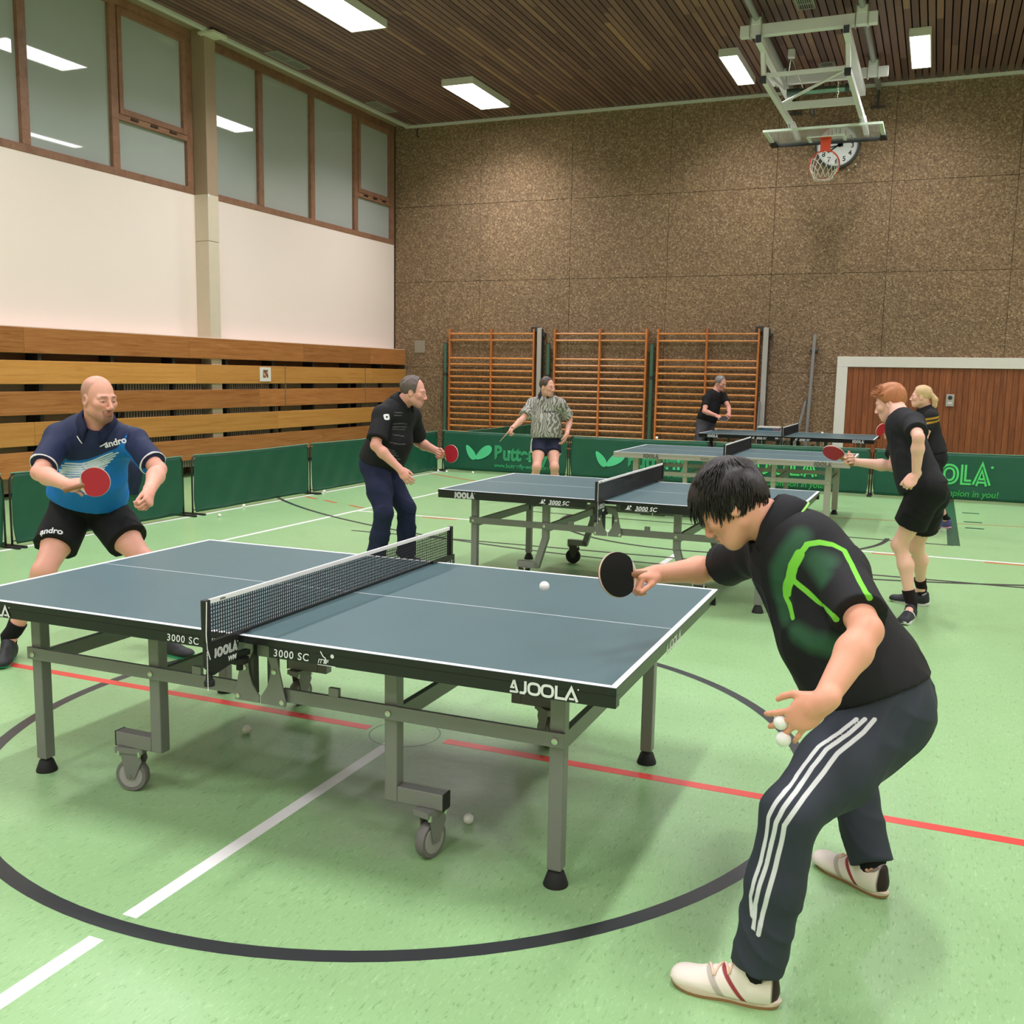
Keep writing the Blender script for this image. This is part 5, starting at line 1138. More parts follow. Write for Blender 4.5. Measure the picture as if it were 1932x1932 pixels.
def collar(f,parent,base,m,m2=None,r=.072,hh=.042,open_=.55,drop=.050,sp_=1.3):
    """turned-down polo collar: stand plus fall, open at the front"""
    n=nv(nv(f.J['head']-f.J['neck'])*.55+f.up*.45); c=f.J['neck']+n*.034+f.fw*.008; rt=nv(f.rt-n*(f.rt@n)); fw=np.cross(n,rt)
    N=36; prof=[(0.0,-hh*.2),(.001,hh*.9),(.006,hh),(.015,hh*.75),(.027,hh*.05),(.036,-drop*.75)]; V=[];Fc=[]
    for i in range(N+1):
        a=-math.pi+open_*.5+(2*math.pi-open_)*i/N; fr=abs(a)/math.pi      # a=0 at the back
        d=-fw*math.cos(a)+rt*math.sin(a); tip=smooth01(np.array(fr),.72,.95)
        for (dr,dz) in prof:
            V.append(c+d*(r+dr*sp_+.010*tip)+n*(dz*(1-.25*tip)-(.030*tip if dz<hh*.5 else .012*tip))+fw*.012*tip-n*.022*smooth01(np.array(fr),.35,.95))
    K=len(prof)
    for i in range(N):
        for j in range(K-1): q=i*K+j; Fc.append((q,q+K,q+K+1,q+1))
    me=bpy.data.meshes.new('collar'); me.from_pydata([tuple(v-base) for v in V],[],Fc); me.validate()
    for p in me.polygons: p.use_smooth=True
    o=bpy.data.objects.new('collar',me); col.objects.link(o); o.parent=parent; me.materials.append(m); s=o.modifiers.new('s','SOLIDIFY'); s.thickness=.0035; s.offset=0
    if m2:
        pts=[V[i*K+K-1]-base for i in range(N+1)]; MB().tube([Vector(p) for p in pts],.0042,6).build('collar_piping',m2,o,smooth=True)
    return o
def shoe(f,w,parent,base,mu,ms,sock=None,big=1.0,detail=None,knit=False):
    a,t=f.J['an'+w],f.J['to'+w]; d=nv((t-a)*[1,1,0]); s=np.cross([0,0,1],d); z0=min(0.0,0); org=np.array([a[0],a[1],0])-d*.055
    if a[2]>.105: pass
    q=lambda x,y,z: org+d*x*big+s*y*big+np.array([0,0,z*big])
    S=SDF(); A=np.stack([d,s,[0,0,1]],1)
    sg=-.006*(1 if w=='L' else -1)
    S.ell(q(.048,0,.042),A,np.array((.054,.036,.052))*big,.025); S.ell(q(.12,sg*.4,.034),A,np.array((.085,.041,.040))*big,.03); S.ell(q(.205,sg,.028),A,np.array((.068,.045,.030))*big,.03); S.ell(q(.250,sg,.026),A,np.array((.030,.034,.022))*big,.025)
    S.cone(q(.030,0,.055),q(.022,0,.088),.030*big,.024*big,.02); S.cone(q(.06,0,.06),q(.078,0,.090),.040*big,.034*big,.02); S.cone(q(.085,0,.072),q(.175,sg,.042),.030*big,.024*big,.02)
    S.cone(q(.055,0,.080),q(.050,0,.15),.026*big,.040*big,.008,'s'); S.clip(q(0,0,.016),(0,0,-1))
    P,Q=surface_nets(*S.grid(.005),1); sh=empty('shoe',(0,0,0),0,parent)
    L=(P-org)@A/big
    at={'ax':L[:,0],'az':L[:,2],'ay':L[:,1]}
    at['band']=np.abs(L[:,0]-.10-.9*(L[:,2]-.04))-.008; at['band2']=np.abs(L[:,0]-.155-.7*(L[:,2]-.04))-.010; at['heel']=L[:,0]-.012
    up=put_mesh('upper',P,Q,mu,sh,base,attrs=at)
    O=[]
    for k in range(36):
        an=2*math.pi*k/36; cx=math.cos(an); cy=math.sin(an); x=.135+.145*cx; wd=.036+.010*smooth01(np.array(cx),-.2,.7)-.006*np.exp(-((cx+.05)/.3)**2); O.append((x,wd*math.copysign(abs(cy)**.75,cy)))
    m=MB(); vs=[]; n=len(O)
    for z,g in ((0,.97),(.006,1.0),(.022,1.02),(.026,.98)):
        for x,y in O:
            lift=.012*max(0,(x-.22)/.06)**2+.006*max(0,(.03-x)/.04)**2 if z<.02 else .012*max(0,(x-.22)/.06)**2*.6; vs.append(q((x-.135)*g+.135,y*g,z+lift)-base)
    fs=[tuple(range(n-1,-1,-1)),tuple(range(3*n,4*n))]
    for r_ in range(3):
        for k in range(n): fs.append((r_*n+k,r_*n+(k+1)%n,(r_+1)*n+(k+1)%n,(r_+1)*n+k))
    m.add(vs,fs); m.build('sole',ms,sh,smooth='auto')
    MB().tube([Vector(q(.052+.036*math.cos(t_)-.004,.031*math.sin(t_),.090+.012*math.cos(2*t_)*.6-.004*math.cos(t_))-base) for t_ in [2*math.pi*k/20 for k in range(20)]],.0065*big,8,closed=True).build('ankle_collar',mu,sh,smooth=True)
    if sock:
        m=MB().tube([Vector(q(.058,0,.075)-base),Vector(a+np.array([0,0,.02])-base),Vector((a*.86+f.J['kn'+w]*.14)-base),Vector((a*.74+f.J['kn'+w]*.26)-base)],[.040,.042*f.l,.042*f.l,.046*f.l],18); m.build('sock',sock,parent,smooth='auto')
    if detail:
        bvu=bvh_of(up)
        for i in range(5):
            x=.092+.020*i; pts=[]
            for b in (-1,-.6,-.2,.2,.6,1):
                h=bvu.ray_cast(Vector(q(x+.009*b*(1 if i%2 else -1),.024*b,.2)-base),Vector((0,0,-1)))
                if h[0] is not None: pts.append(h[0]+h[1]*.002)
            if len(pts)>2: MB().tube(pts,.0036,6).build('lace',detail,sh,smooth=True)
        vs2=[]; fs2=[]
        for z,g in ((-.0005,.985),(.0085,1.012)):
            for x,y in O: vs2.append(q((x-.135)*g+.135,y*g,z+.012*max(0,(x-.22)/.06)**2+.006*max(0,(.03-x)/.04)**2+.0006)-base)
        fs2=[tuple(range(n-1,-1,-1)),tuple(range(n,2*n))]+[(k,(k+1)%n,n+(k+1)%n,n+k) for k in range(n)]
        MB().add(vs2,fs2).build('outsole',mat('gum_outsole',srgb(150,112,72),.6),sh)
    return sh
def bat(c,ax,nrm,cf,cb,label,hand_off=.0,hl=.10):
    ax=nv(ax); n=nv(np.asarray(nrm,float)-ax*(np.asarray(nrm,float)@ax)); sd=np.cross(ax,n)
    root=tag(empty('table_tennis_bat',tuple(c)),label,'bat','table tennis bats'); 
    M=Matrix(((sd[0],ax[0],n[0],0),(sd[1],ax[1],n[1],0),(sd[2],ax[2],n[2],0),(0,0,0,1)))
    out=[]
    for k in range(44):
        a=2*math.pi*k/44; x,y=.0755*math.cos(a),.079*math.sin(a)
        if y<-.055: x*=max(.24,1-(-.055-y)/.024*.72)
        out.append((x,y))
    MB().prism(out,.0062,M,-.0031).build('blade',mat('bat_wood',srgb(206,178,136),.5),root)
    rb=[(x*.985,max(y*.985,-.060)) for x,y in out]
    for sg,cc,nm in ((1,cf,'rubber_front'),(-1,cb,'rubber_back')):
        mm=mat('rubber_%s'%cc,srgb(176,30,48) if cc=='red' else srgb(20,20,22),.42)
        MB().prism(rb,.0038,M,.0033 if sg>0 else -.0071).build(nm,mm,root)
    MB().prism(sup_ell(0,0,.0765,.0800,2,44),.0022,M,-.0011).build('edge_tape',mat('bat_tape',(.7,.7,.7),.5),root)
    hp=[]; 
    m=MB(); n_=14; vs=[];fs=[]
    prof=[(-.052,.0125,.0085),(-.075,.0135,.0105),(-.11,.0130,.0110),(-.150,.0150,.0115),(-.165,.0165,.012)]
    for y,rx,rz in prof:
        for k in range(n_): a=2*math.pi*k/n_; vs.append(M@Vector((rx*math.cos(a),y,rz*math.sin(a))))
    for i in range(len(prof)-1):
        for k in range(n_): fs.append((i*n_+k,(i+1)*n_+k,(i+1)*n_+(k+1)%n_,i*n_+(k+1)%n_))
    fs+=[tuple(range(n_)),tuple(range(len(prof)*n_-1,(len(prof)-1)*n_-1,-1))]
    m.add(vs,fs).build('handle',mat('bat_handle',srgb(150,104,70),.5),root,smooth='auto'); return root
def surf_patch(bvh,o,n,make,off=.0015):
    """project a flat print (mesh object) along -n on to a surface given as BVH (local space)"""
    for v in make.data.vertices:
        h=bvh.ray_cast(v.co+Vector(n)*.15,-Vector(n))
        if h[0] is not None: v.co=h[0]+h[1]*off
def bvh_of(ob):
    me=ob.data; return BVHTree.FromPolygons([v.co for v in me.vertices],[p.vertices for p in me.polygons])
def print_on(ob,bvh,txt,size,at,right,up,m,name='shirt_lettering',bold=.0,off=.0018,shear=0.0,base=None):
    """lettering that follows a garment: at/right/up in the figure's local space"""
    M=frame(at,right,up); t=text_obj(txt,size,M,m,ob,name,bold,'CENTER',0.0,shear); subdiv(t,1); n=Vector(right).cross(Vector(up)).normalized(); surf_patch(bvh,None,n,t,off); return t
def make_person(key,label,skin_extra,shirt_m,legs_m,names=('shirt','shorts'),attr_fn=None,shirt_res=None):
    sp=dict(FIG[key]); sp.update(skin_extra); f=Figure(JOINTS[key],**sp['fig']); base=(f.J['anL']+f.J['anR'])/2; base[2]=0
    root=tag(empty('person',tuple(base)),label,'person'); res=sp['res']
    P,Q=surface_nets(*sdf_body(f,sp).grid(res,[(f.hc,.15,min(.0036,res*.5) if res<.009 else res*.5),(f.J['haL'],.085,min(.0045,res*.55)),(f.J['haR'],.085,min(.0045,res*.55))]),1)
    put_mesh('body',P,Q,M_skin,root,base,skin_cols(f,P,sp))
    for e in (-1,1): eye(f,e,root,base,sp.get('iris',(76,94,108)))
    S=sdf_shirt(f,sp['shirt']); P,Q=surface_nets(*S.grid(shirt_res or res),1); at=attr_fn(f,P,'shirt') if attr_fn else {}
    so=put_mesh(names[0],P,Q,shirt_m,root,base,attrs=at)
    S2=sdf_legs(f,sp['legs']); P,Q=surface_nets(*S2.grid(shirt_res or res),1); at=attr_fn(f,P,'legs') if attr_fn else {}
    lo=put_mesh(names[1],P,Q,legs_m,root,base,attrs=at)
    return f,root,base,so,lo
def add_hair(f,root,base,st,m,res,name='hair'):
    P,Q=surface_nets(*hair_sdf(f,st).grid(res),0); return put_mesh(name,P,Q,m,root,base)
# ================================================================ seams, stripes and prints on the clothing (points on the cloth, world metres)
PAT={'fg_lime':[[[-0.311,2.924,1.202],[-0.299,2.926,1.205],[-0.288,2.929,1.207],[-0.277,2.934,1.209],[-0.265,2.936,1.208],[-0.253,2.939,1.206],[-0.241,2.942,1.205],[-0.23,2.94,1.201],[-0.219,2.938,1.196],[-0.208,2.936,1.192],[-0.2,2.923,1.181],[-0.192,2.91,1.171],[-0.183,2.895,1.161],[-0.174,2.869,1.15],[-0.164,2.843,1.14],[-0.155,2.818,1.13],[-0.144,2.793,1.12],[-0.134,2.768,1.11],[-0.124,2.771,1.094]],[[-0.311,2.923,1.199],[-0.319,2.92,1.186],[-0.328,2.917,1.174],[-0.337,2.917,1.161],[-0.342,2.917,1.149],[-0.347,2.918,1.137],[-0.352,2.92,1.125],[-0.348,2.919,1.114],[-0.344,2.918,1.104],[-0.34,2.918,1.093],[-0.332,2.916,1.088],[-0.325,2.914,1.083],[-0.317,2.912,1.078],[-0.309,2.91,1.073],[-0.301,2.908,1.068],[-0.294,2.906,1.063],[-0.282,2.901,1.055],[-0.27,2.894,1.047],[-0.258,2.883,1.041],[-0.244,2.829,1.044],[-0.232,2.794,1.044],[-0.221,2.766,1.042],[-0.215,2.756,1.04],[-0.21,2.76,1.034],[-0.205,2.765,1.028]],[[-0.352,2.92,1.12],[-0.355,2.922,1.106],[-0.358,2.925,1.091],[-0.361,2.928,1.077],[-0.362,2.932,1.065],[-0.364,2.935,1.054],[-0.365,2.938,1.043],[-0.36,2.936,1.035],[-0.355,2.933,1.028],[-0.35,2.929,1.021],[-0.346,2.925,1.009],[-0.342,2.922,0.997],[-0.338,2.919,0.985]]],
'fg_lime2':[[[-0.329,2.917,1.172],[-0.334,2.916,1.16],[-0.339,2.916,1.149],[-0.345,2.918,1.136],[-0.346,2.918,1.127],[-0.348,2.919,1.118],[-0.35,2.92,1.109]],[[-0.349,2.92,1.104],[-0.352,2.922,1.095],[-0.355,2.924,1.086],[-0.358,2.927,1.077],[-0.359,2.93,1.069],[-0.36,2.932,1.062],[-0.36,2.933,1.054]]],
'fg_dim':[[[-0.332,2.935,1.22],[-0.342,2.929,1.204],[-0.353,2.926,1.187],[-0.364,2.926,1.169],[-0.372,2.928,1.153],[-0.38,2.931,1.136],[-0.388,2.937,1.118],[-0.387,2.938,1.1],[-0.385,2.94,1.081],[-0.384,2.947,1.061],[-0.378,2.948,1.035],[-0.371,2.945,1.01],[-0.364,2.941,0.985]],[[-0.284,2.911,1.162],[-0.279,2.908,1.155],[-0.274,2.904,1.149],[-0.27,2.898,1.144],[-0.265,2.891,1.136],[-0.261,2.883,1.128],[-0.256,2.873,1.12]],[[-0.284,2.911,1.162],[-0.273,2.908,1.16],[-0.261,2.903,1.159],[-0.25,2.898,1.158]],[[-0.323,2.901,0.945],[-0.307,2.889,0.94],[-0.292,2.881,0.935],[-0.277,2.873,0.929],[-0.258,2.867,0.93],[-0.241,2.862,0.93],[-0.223,2.862,0.928]]],
'fg_stripes':[[[-0.14,2.825,0.74],[-0.16,2.796,0.727],[-0.179,2.763,0.715],[-0.203,2.736,0.701],[-0.227,2.719,0.683],[-0.242,2.699,0.663],[-0.256,2.676,0.644],[-0.271,2.642,0.623],[-0.284,2.594,0.608],[-0.298,2.57,0.591],[-0.313,2.556,0.569],[-0.321,2.551,0.551],[-0.328,2.551,0.53],[-0.329,2.549,0.51],[-0.33,2.549,0.488],[-0.334,2.546,0.452],[-0.339,2.541,0.416],[-0.345,2.535,0.389],[-0.352,2.528,0.362],[-0.355,2.524,0.339],[-0.36,2.526,0.313],[-0.356,2.521,0.289],[-0.352,2.515,0.267]],[[-0.118,2.829,0.742],[-0.137,2.8,0.727],[-0.156,2.765,0.714],[-0.181,2.732,0.699],[-0.206,2.71,0.681],[-0.22,2.689,0.661],[-0.235,2.666,0.643],[-0.25,2.628,0.62],[-0.265,2.586,0.6],[-0.278,2.56,0.584],[-0.291,2.546,0.563],[-0.298,2.54,0.545],[-0.306,2.539,0.525],[-0.309,2.539,0.5],[-0.313,2.539,0.476],[-0.318,2.535,0.443],[-0.323,2.53,0.411],[-0.329,2.524,0.383],[-0.336,2.517,0.356],[-0.34,2.514,0.33],[-0.344,2.516,0.301],[-0.344,2.51,0.27],[-0.345,2.506,0.239]],[[-0.093,2.835,0.743],[-0.106,2.815,0.728],[-0.118,2.791,0.716],[-0.147,2.741,0.698],[-0.176,2.705,0.677],[-0.191,2.683,0.656],[-0.205,2.659,0.635],[-0.224,2.624,0.612],[-0.243,2.583,0.59],[-0.254,2.558,0.575],[-0.266,2.543,0.556],[-0.275,2.537,0.54],[-0.284,2.534,0.523],[-0.286,2.534,0.499],[-0.289,2.533,0.474],[-0.295,2.53,0.439],[-0.3,2.525,0.404],[-0.306,2.516,0.373],[-0.312,2.509,0.342],[-0.317,2.507,0.312],[-0.323,2.508,0.282],[-0.326,2.502,0.255],[-0.33,2.502,0.226]]],
'bald_edge':[[-4.462,4.173,1.146],[-4.4,4.19,1.148],[-4.359,4.207,1.154],[-4.318,4.227,1.17],[-4.269,4.256,1.194],[-4.219,4.285,1.219],[-4.181,4.343,1.324]],
'bald_white':[[[-4.491,4.171,1.13],[-4.462,4.172,1.13],[-4.44,4.18,1.129],[-4.42,4.188,1.128],[-4.4,4.197,1.128],[-4.389,4.202,1.13],[-4.377,4.208,1.133],[-4.366,4.214,1.136],[-4.353,4.22,1.142],[-4.339,4.226,1.148],[-4.325,4.232,1.154],[-4.282,4.252,1.174],[-4.245,4.279,1.193]],[[-4.518,4.17,1.116],[-4.487,4.169,1.116],[-4.465,4.174,1.115],[-4.443,4.181,1.115],[-4.422,4.189,1.115],[-4.402,4.198,1.114],[-4.39,4.203,1.117],[-4.38,4.209,1.119],[-4.369,4.216,1.122],[-4.356,4.223,1.128],[-4.343,4.23,1.135],[-4.331,4.237,1.141],[-4.295,4.258,1.159],[-4.261,4.281,1.176],[-4.223,4.3,1.193]],[[-4.51,4.166,1.103],[-4.487,4.17,1.102],[-4.466,4.175,1.102],[-4.443,4.181,1.102],[-4.422,4.189,1.102],[-4.403,4.198,1.101],[-4.392,4.204,1.103],[-4.381,4.21,1.106],[-4.37,4.216,1.108],[-4.358,4.224,1.115],[-4.346,4.232,1.122],[-4.334,4.24,1.129],[-4.305,4.261,1.144],[-4.276,4.282,1.159],[-4.246,4.301,1.174]],[[-4.53,4.165,1.09],[-4.507,4.167,1.089],[-4.486,4.17,1.089],[-4.466,4.174,1.088],[-4.443,4.18,1.088],[-4.422,4.187,1.088],[-4.401,4.196,1.088],[-4.39,4.202,1.09],[-4.38,4.208,1.092],[-4.37,4.216,1.094],[-4.359,4.224,1.102],[-4.348,4.233,1.11],[-4.337,4.242,1.117],[-4.314,4.262,1.13],[-4.29,4.281,1.143],[-4.266,4.301,1.155]],[[-4.526,4.166,1.076],[-4.504,4.166,1.076],[-4.483,4.169,1.075],[-4.465,4.172,1.074],[-4.442,4.178,1.075],[-4.42,4.185,1.075],[-4.4,4.194,1.075],[-4.389,4.2,1.077],[-4.38,4.208,1.079],[-4.371,4.216,1.08],[-4.359,4.223,1.089],[-4.348,4.232,1.097],[-4.338,4.242,1.105],[-4.319,4.259,1.116],[-4.301,4.277,1.126],[-4.283,4.295,1.137]],[[-4.519,4.164,1.063],[-4.5,4.166,1.062],[-4.481,4.167,1.061],[-4.463,4.17,1.061],[-4.439,4.175,1.062],[-4.419,4.183,1.062],[-4.402,4.195,1.062],[-4.393,4.203,1.063],[-4.383,4.21,1.065],[-4.374,4.218,1.066],[-4.362,4.226,1.075],[-4.351,4.235,1.084],[-4.34,4.244,1.093],[-4.327,4.26,1.102],[-4.313,4.275,1.11],[-4.299,4.291,1.118]],[[-4.513,4.164,1.049],[-4.495,4.165,1.049],[-4.478,4.166,1.048],[-4.461,4.167,1.047],[-4.439,4.174,1.048],[-4.421,4.185,1.048],[-4.404,4.197,1.049],[-4.394,4.203,1.05],[-4.384,4.21,1.051],[-4.375,4.218,1.052],[-4.363,4.226,1.062],[-4.353,4.236,1.072],[-4.344,4.247,1.081],[-4.334,4.259,1.087],[-4.323,4.271,1.094],[-4.313,4.283,1.1]]],
'bald_text1':[[-4.215,4.28,1.238],[0.671,0.688,0.276],[-0.176,-0.213,0.961]],
'bald_text2':[[-4.595,4.146,0.722],[0.883,0.469,0.006],[-0.326,0.603,0.728]],
'polo_lines':[[[-4.102,7.217,1.342],[-4.088,7.24,1.34],[-4.073,7.26,1.339],[-4.058,7.282,1.337]],[[-4.102,7.216,1.316],[-4.09,7.237,1.316],[-4.077,7.256,1.315],[-4.064,7.273,1.315]],[[-4.118,7.227,1.245],[-4.103,7.245,1.246],[-4.087,7.262,1.248],[-4.074,7.282,1.249],[-4.065,7.3,1.247],[-4.056,7.317,1.245],[-4.05,7.34,1.243]],[[-4.124,7.23,1.218],[-4.107,7.246,1.22],[-4.091,7.266,1.221],[-4.076,7.287,1.222],[-4.067,7.304,1.22],[-4.061,7.325,1.218],[-4.053,7.346,1.216]],[[-4.128,7.227,1.201],[-4.101,7.254,1.201],[-4.078,7.287,1.2],[-4.058,7.327,1.199]],[[-4.123,7.227,1.157],[-4.099,7.247,1.153],[-4.079,7.275,1.148],[-4.061,7.305,1.143]],[[-4.139,7.203,1.096],[-4.119,7.218,1.09],[-4.1,7.235,1.084],[-4.082,7.253,1.078],[-4.071,7.273,1.078],[-4.061,7.294,1.077],[-4.051,7.316,1.076]],[[-4.169,7.195,1.043],[-4.147,7.206,1.036],[-4.127,7.221,1.028],[-4.111,7.242,1.02]],[[-4.175,7.195,1.025],[-4.147,7.208,1.016],[-4.126,7.233,1.007],[-4.106,7.26,0.997]],[[-4.165,7.204,0.998],[-4.139,7.224,0.991],[-4.118,7.252,0.983],[-4.1,7.286,0.974]],[[-4.135,7.24,0.962],[-4.121,7.263,0.957],[-4.109,7.289,0.951],[-4.1,7.321,0.945]]],
'polo_mark':[[-4.126,7.135,1.291],[0.499,0.864,0.062],[-0.225,0.06,0.972]]}
K_=(.012,.012,.013)
blk=lambda n,c=(20,20,22):m_garment(n,srgb(*c),rough=.8)
# ---------------------------------------------------------------- player in the foreground
def at_fg(f,P,part):
    s,y,t=f.torso_st(P)
    if part=='shirt':
        o={'lime':polydist(P,PAT.get('fg_lime',[[(9,9,9),(9,9,8)]])),'lime2':polydist(P,PAT['fg_lime2']),'dim':polydist(P,PAT.get('fg_dim',[[(9,9,9),(9,9,8)]]))}
        return o
    return {'str':polydist(P,PAT.get('fg_stripes',[[(9,9,9),(9,9,8)]]))}
m_fg=m_garment('black_green_shirt',srgb(26,26,29),[('dim',.030,srgb(44,84,58),.016),('lime',.0082,srgb(122,206,66),.0010),('lime2',.0150,srgb(122,206,66),.0015)],.7)
m_fgl=m_garment('dark_slate_track_trousers',srgb(48,54,62),[('str',.0062,srgb(206,210,208),.0008)],.72)
f,root,base,so,lo=make_person('foreground','person bent over in black shirt with lime stripes and dark trousers, playing a low shot',dict(browcol=(30,24,22)),m_fg,m_fgl,('shirt','trousers'),at_fg,.006)
collar(f,so,base,m_garment('fg_collar',srgb(24,24,27)),mat('lime_piping',srgb(140,204,96),.7),r=.070,open_=.5)
M_hb=m_hair('black_hair',(.006,.005,.005),(.030,.024,.022),.38)
st=dict(t=.019,top=1.0,amp=.0035,freq=95,add=[((0,.062,.070),(.068,.040,.034)),((0,-.085,-.005),(.064,.036,.055))],clips=[((0,.62,-.78),.022),((0,1,0),.108),((0,-.35,-1),.085)])
hr=add_hair(f,root,base,st,M_hb,.0045)
tf=MB(); rg=random.Random(3); bv=bvh_of(hr)
for i in range(1700):
    th=rg.uniform(-math.pi,math.pi); ph=rg.uniform(-.75,1.35); dl=np.array([math.cos(ph)*math.sin(th),math.cos(ph)*math.cos(th),math.sin(ph)])
    if dl[1]>.45 and dl[2]<.05: continue
    o_=f.hp(0,-.01,.03)-base; d=f.HM@dl; h=bv.ray_cast(Vector(o_+d*.3),Vector(-d))
    if h[0] is None: continue
    crown=np.array([0,-.55,.8]); fd=nv(dl-crown); fd=nv(fd-dl*(fd@dl)); flow=nv(f.HM@fd+np.array([0,0,-.25])); p=np.array(h[0])-d*.003; L=rg.uniform(.022,.048)*(1.45 if dl[1]>.35 and dl[2]<.75 else 1); flow=nv(flow+(np.array([0,0,-.5]) if dl[1]>.35 else 0)); side=nv(np.cross(d,flow))*rg.uniform(-.25,.25)
    pts=[p,p+d*.003+flow*L*.4+side*L*.1,p+d*.0025+flow*L*.75+side*L*.25,p+d*.001+flow*L+side*L*.4]
    tf.tube([Vector(q) for q in pts],[.0016,.0021,.0016,.0004],4)
tf.build('hair_strands',M_hb,hr,smooth=True)['kind']='stuff'
M_sw=m_garment('white_shoe_leather',srgb(232,222,210),[('band',.0,srgb(150,60,62),.002),('band2',.0,srgb(186,176,166),.002),('heel',.0,srgb(46,34,32),.003)],.5,.04,False); M_sg=mat('gum_sole',srgb(206,190,170),.6,vary=.1,vscale=9); M_sock_k=m_cloth('black_sock',srgb(24,24,26),.9)
for w in 'LR': shoe(f,w,root,base,M_sw,M_sg,M_sock_k,1.02,mat('lace_cream',srgb(236,206,180),.8))
bat((-.923,3.107,1.022),np.array((-.923,3.107,1.022))-np.array((-.86,3.20,1.012)),(.25,-.93,.25),'black','red','bat with black rubber in the bent-over player\'s right hand')
FGB=((-.308,2.548,.794),(-.300,2.545,.751))
ball(*FGB[0],'upper of two white balls held in the left hand of the bent-over player'); ball(*FGB[1],'lower of two white balls held in the left hand of the bent-over player')
# ---------------------------------------------------------------- bald player in navy and blue
def at_bald(f,P,part):
    if part!='shirt': return {}
    s,y,t=f.torso_st(P); o={}
    B=np.array(PAT['bald_edge']); bs=(B-f.J['pel'])@f.rt; bt=((B-f.J['pel'])@f.up)/f.tl; i_=np.argsort(bs); bd=np.interp(s,bs[i_],bt[i_],left=.97,right=bt[i_][-1]); front=smooth01(y,-.04,-.01)
    o['blue']=np.where(y>-.03,(t-bd)*.5,np.where(np.abs(s)>.13,(t-.42)*.5,1.0))
    o['wl']=polydist(P,PAT['bald_white'])
    cf=np.full(len(P),1.0)
    for w in 'LR':
        a,e=f.J['sh'+w],f.J['el'+w]; b=a+(e-a)*FIG['bald']['shirt']['sleeve']; d=nv(b-a); u=(P-a)@d; L=np.linalg.norm(b-a); rad=np.linalg.norm(P-a-u[:,None]*d,axis=1); cf=np.where((rad<.11)&(u>L*.6),np.minimum(cf,np.maximum(L-u,(.074-rad)*2.5)),cf)
    o['cuff']=cf; return o
m_bald=m_garment('navy_blue_shirt',srgb(32,42,74),[('blue',.0,srgb(22,116,196),.004),('wl',.0046,srgb(216,226,232),.0010),('cuff',.009,srgb(226,226,226),.001)],.65)
f,root,base,so,lo=make_person('bald','bald person in navy and blue polo and black shorts, holding a red bat',dict(stubble=.75,stubcol=(112,78,62),buzz=.6,brow=.85,browcol=(104,72,56),iris=(50,60,70)),m_bald,blk('black_shorts_a',(22,23,24)),('shirt','shorts'),at_bald,.006)
collar(f,so,base,m_garment('navy_collar',srgb(26,34,62)),mat('white_piping',(.75,.75,.76),.7),r=.074,open_=.75)
bv=bvh_of(so); rt=Vector(-f.rt); upv=Vector(f.up)
q_=PAT['bald_text1']; print_on(so,bv,'andro',.050,Vector(np.array(q_[0])-base),Vector(q_[1]),Vector(q_[2]),M_ink_w,'shirt_lettering',.0014)
bl_=bvh_of(lo); q_=PAT['bald_text2']; print_on(lo,bl_,'andro',.052,Vector(np.array(q_[0])-base),Vector(q_[1]),Vector(q_[2]),M_ink_w,'shorts_lettering',.0014)
M_sk=mat('black_shoe_upper',srgb(26,30,30),.6); M_sole_g=mat('green_sole',srgb(60,170,130),.6)
for w in 'LR': shoe(f,w,root,base,M_sk,M_sole_g,M_sock_k,1.06)
bat((-3.962,3.868,1.082),(.81,.39,.25),(.74,-.66,.12),'red','black','bat with red rubber held by the bald player')
# ---------------------------------------------------------------- player in black polo and navy trousers
def at_polo(f,P,part):
    if part!='shirt': return {}
    return {'gl':polydist(P,PAT['polo_lines'])}
m_polo=m_garment('black_striped_polo',srgb(24,24,26),[('gl',.0030,srgb(112,116,110),.0022)],.75)
f,root,base,so,lo=make_person('polo','person in black polo and navy trousers holding a red bat beside the second table',dict(stubble=.5,stubcol=(140,110,100),brow=.5,browcol=(96,78,70)),m_polo,m_garment('navy_trousers',srgb(30,36,62),rough=.85),('shirt','trousers'),at_polo,.0075)
collar(f,so,base,m_garment('black_collar',srgb(20,20,22)),None,r=.072,open_=.6)
GH=m_hair('greying_brown_hair',srgb(70,58,52),srgb(118,106,100))
add_hair(f,root,base,dict(t=.011,amp=.0022,freq=170,clips=[((0,.93,-.05),.030),((0,.5,-.83),.028)],add=[((0,.02,.095),(.045,.050,.022))]),GH,.0055)
bv=bvh_of(so); q_=PAT['polo_mark']; MBp=MB(); ribbon(MBp,sup_ell(0,.014,.018,.016,7,24),.018,frame(Vector(np.array(q_[0])-base),Vector(q_[1]),Vector(q_[2])),0,closed=True); em=MBp.build('sleeve_emblem',M_ink_w,so); surf_patch(bv,None,Vector(q_[1]).cross(Vector(q_[2])),em,.003)
for w in 'LR': shoe(f,w,root,base,mat('dark_trainer',srgb(40,40,44),.6),mat('white_sole',(.7,.7,.68),.6),None,1.02)
bat((-3.759,7.583,.992),np.array((-3.759,7.583,.992))-np.array((-3.85,7.605,.965)),(.62,-.72,.22),'red','black','bat with red rubber held by the player in navy trousers')
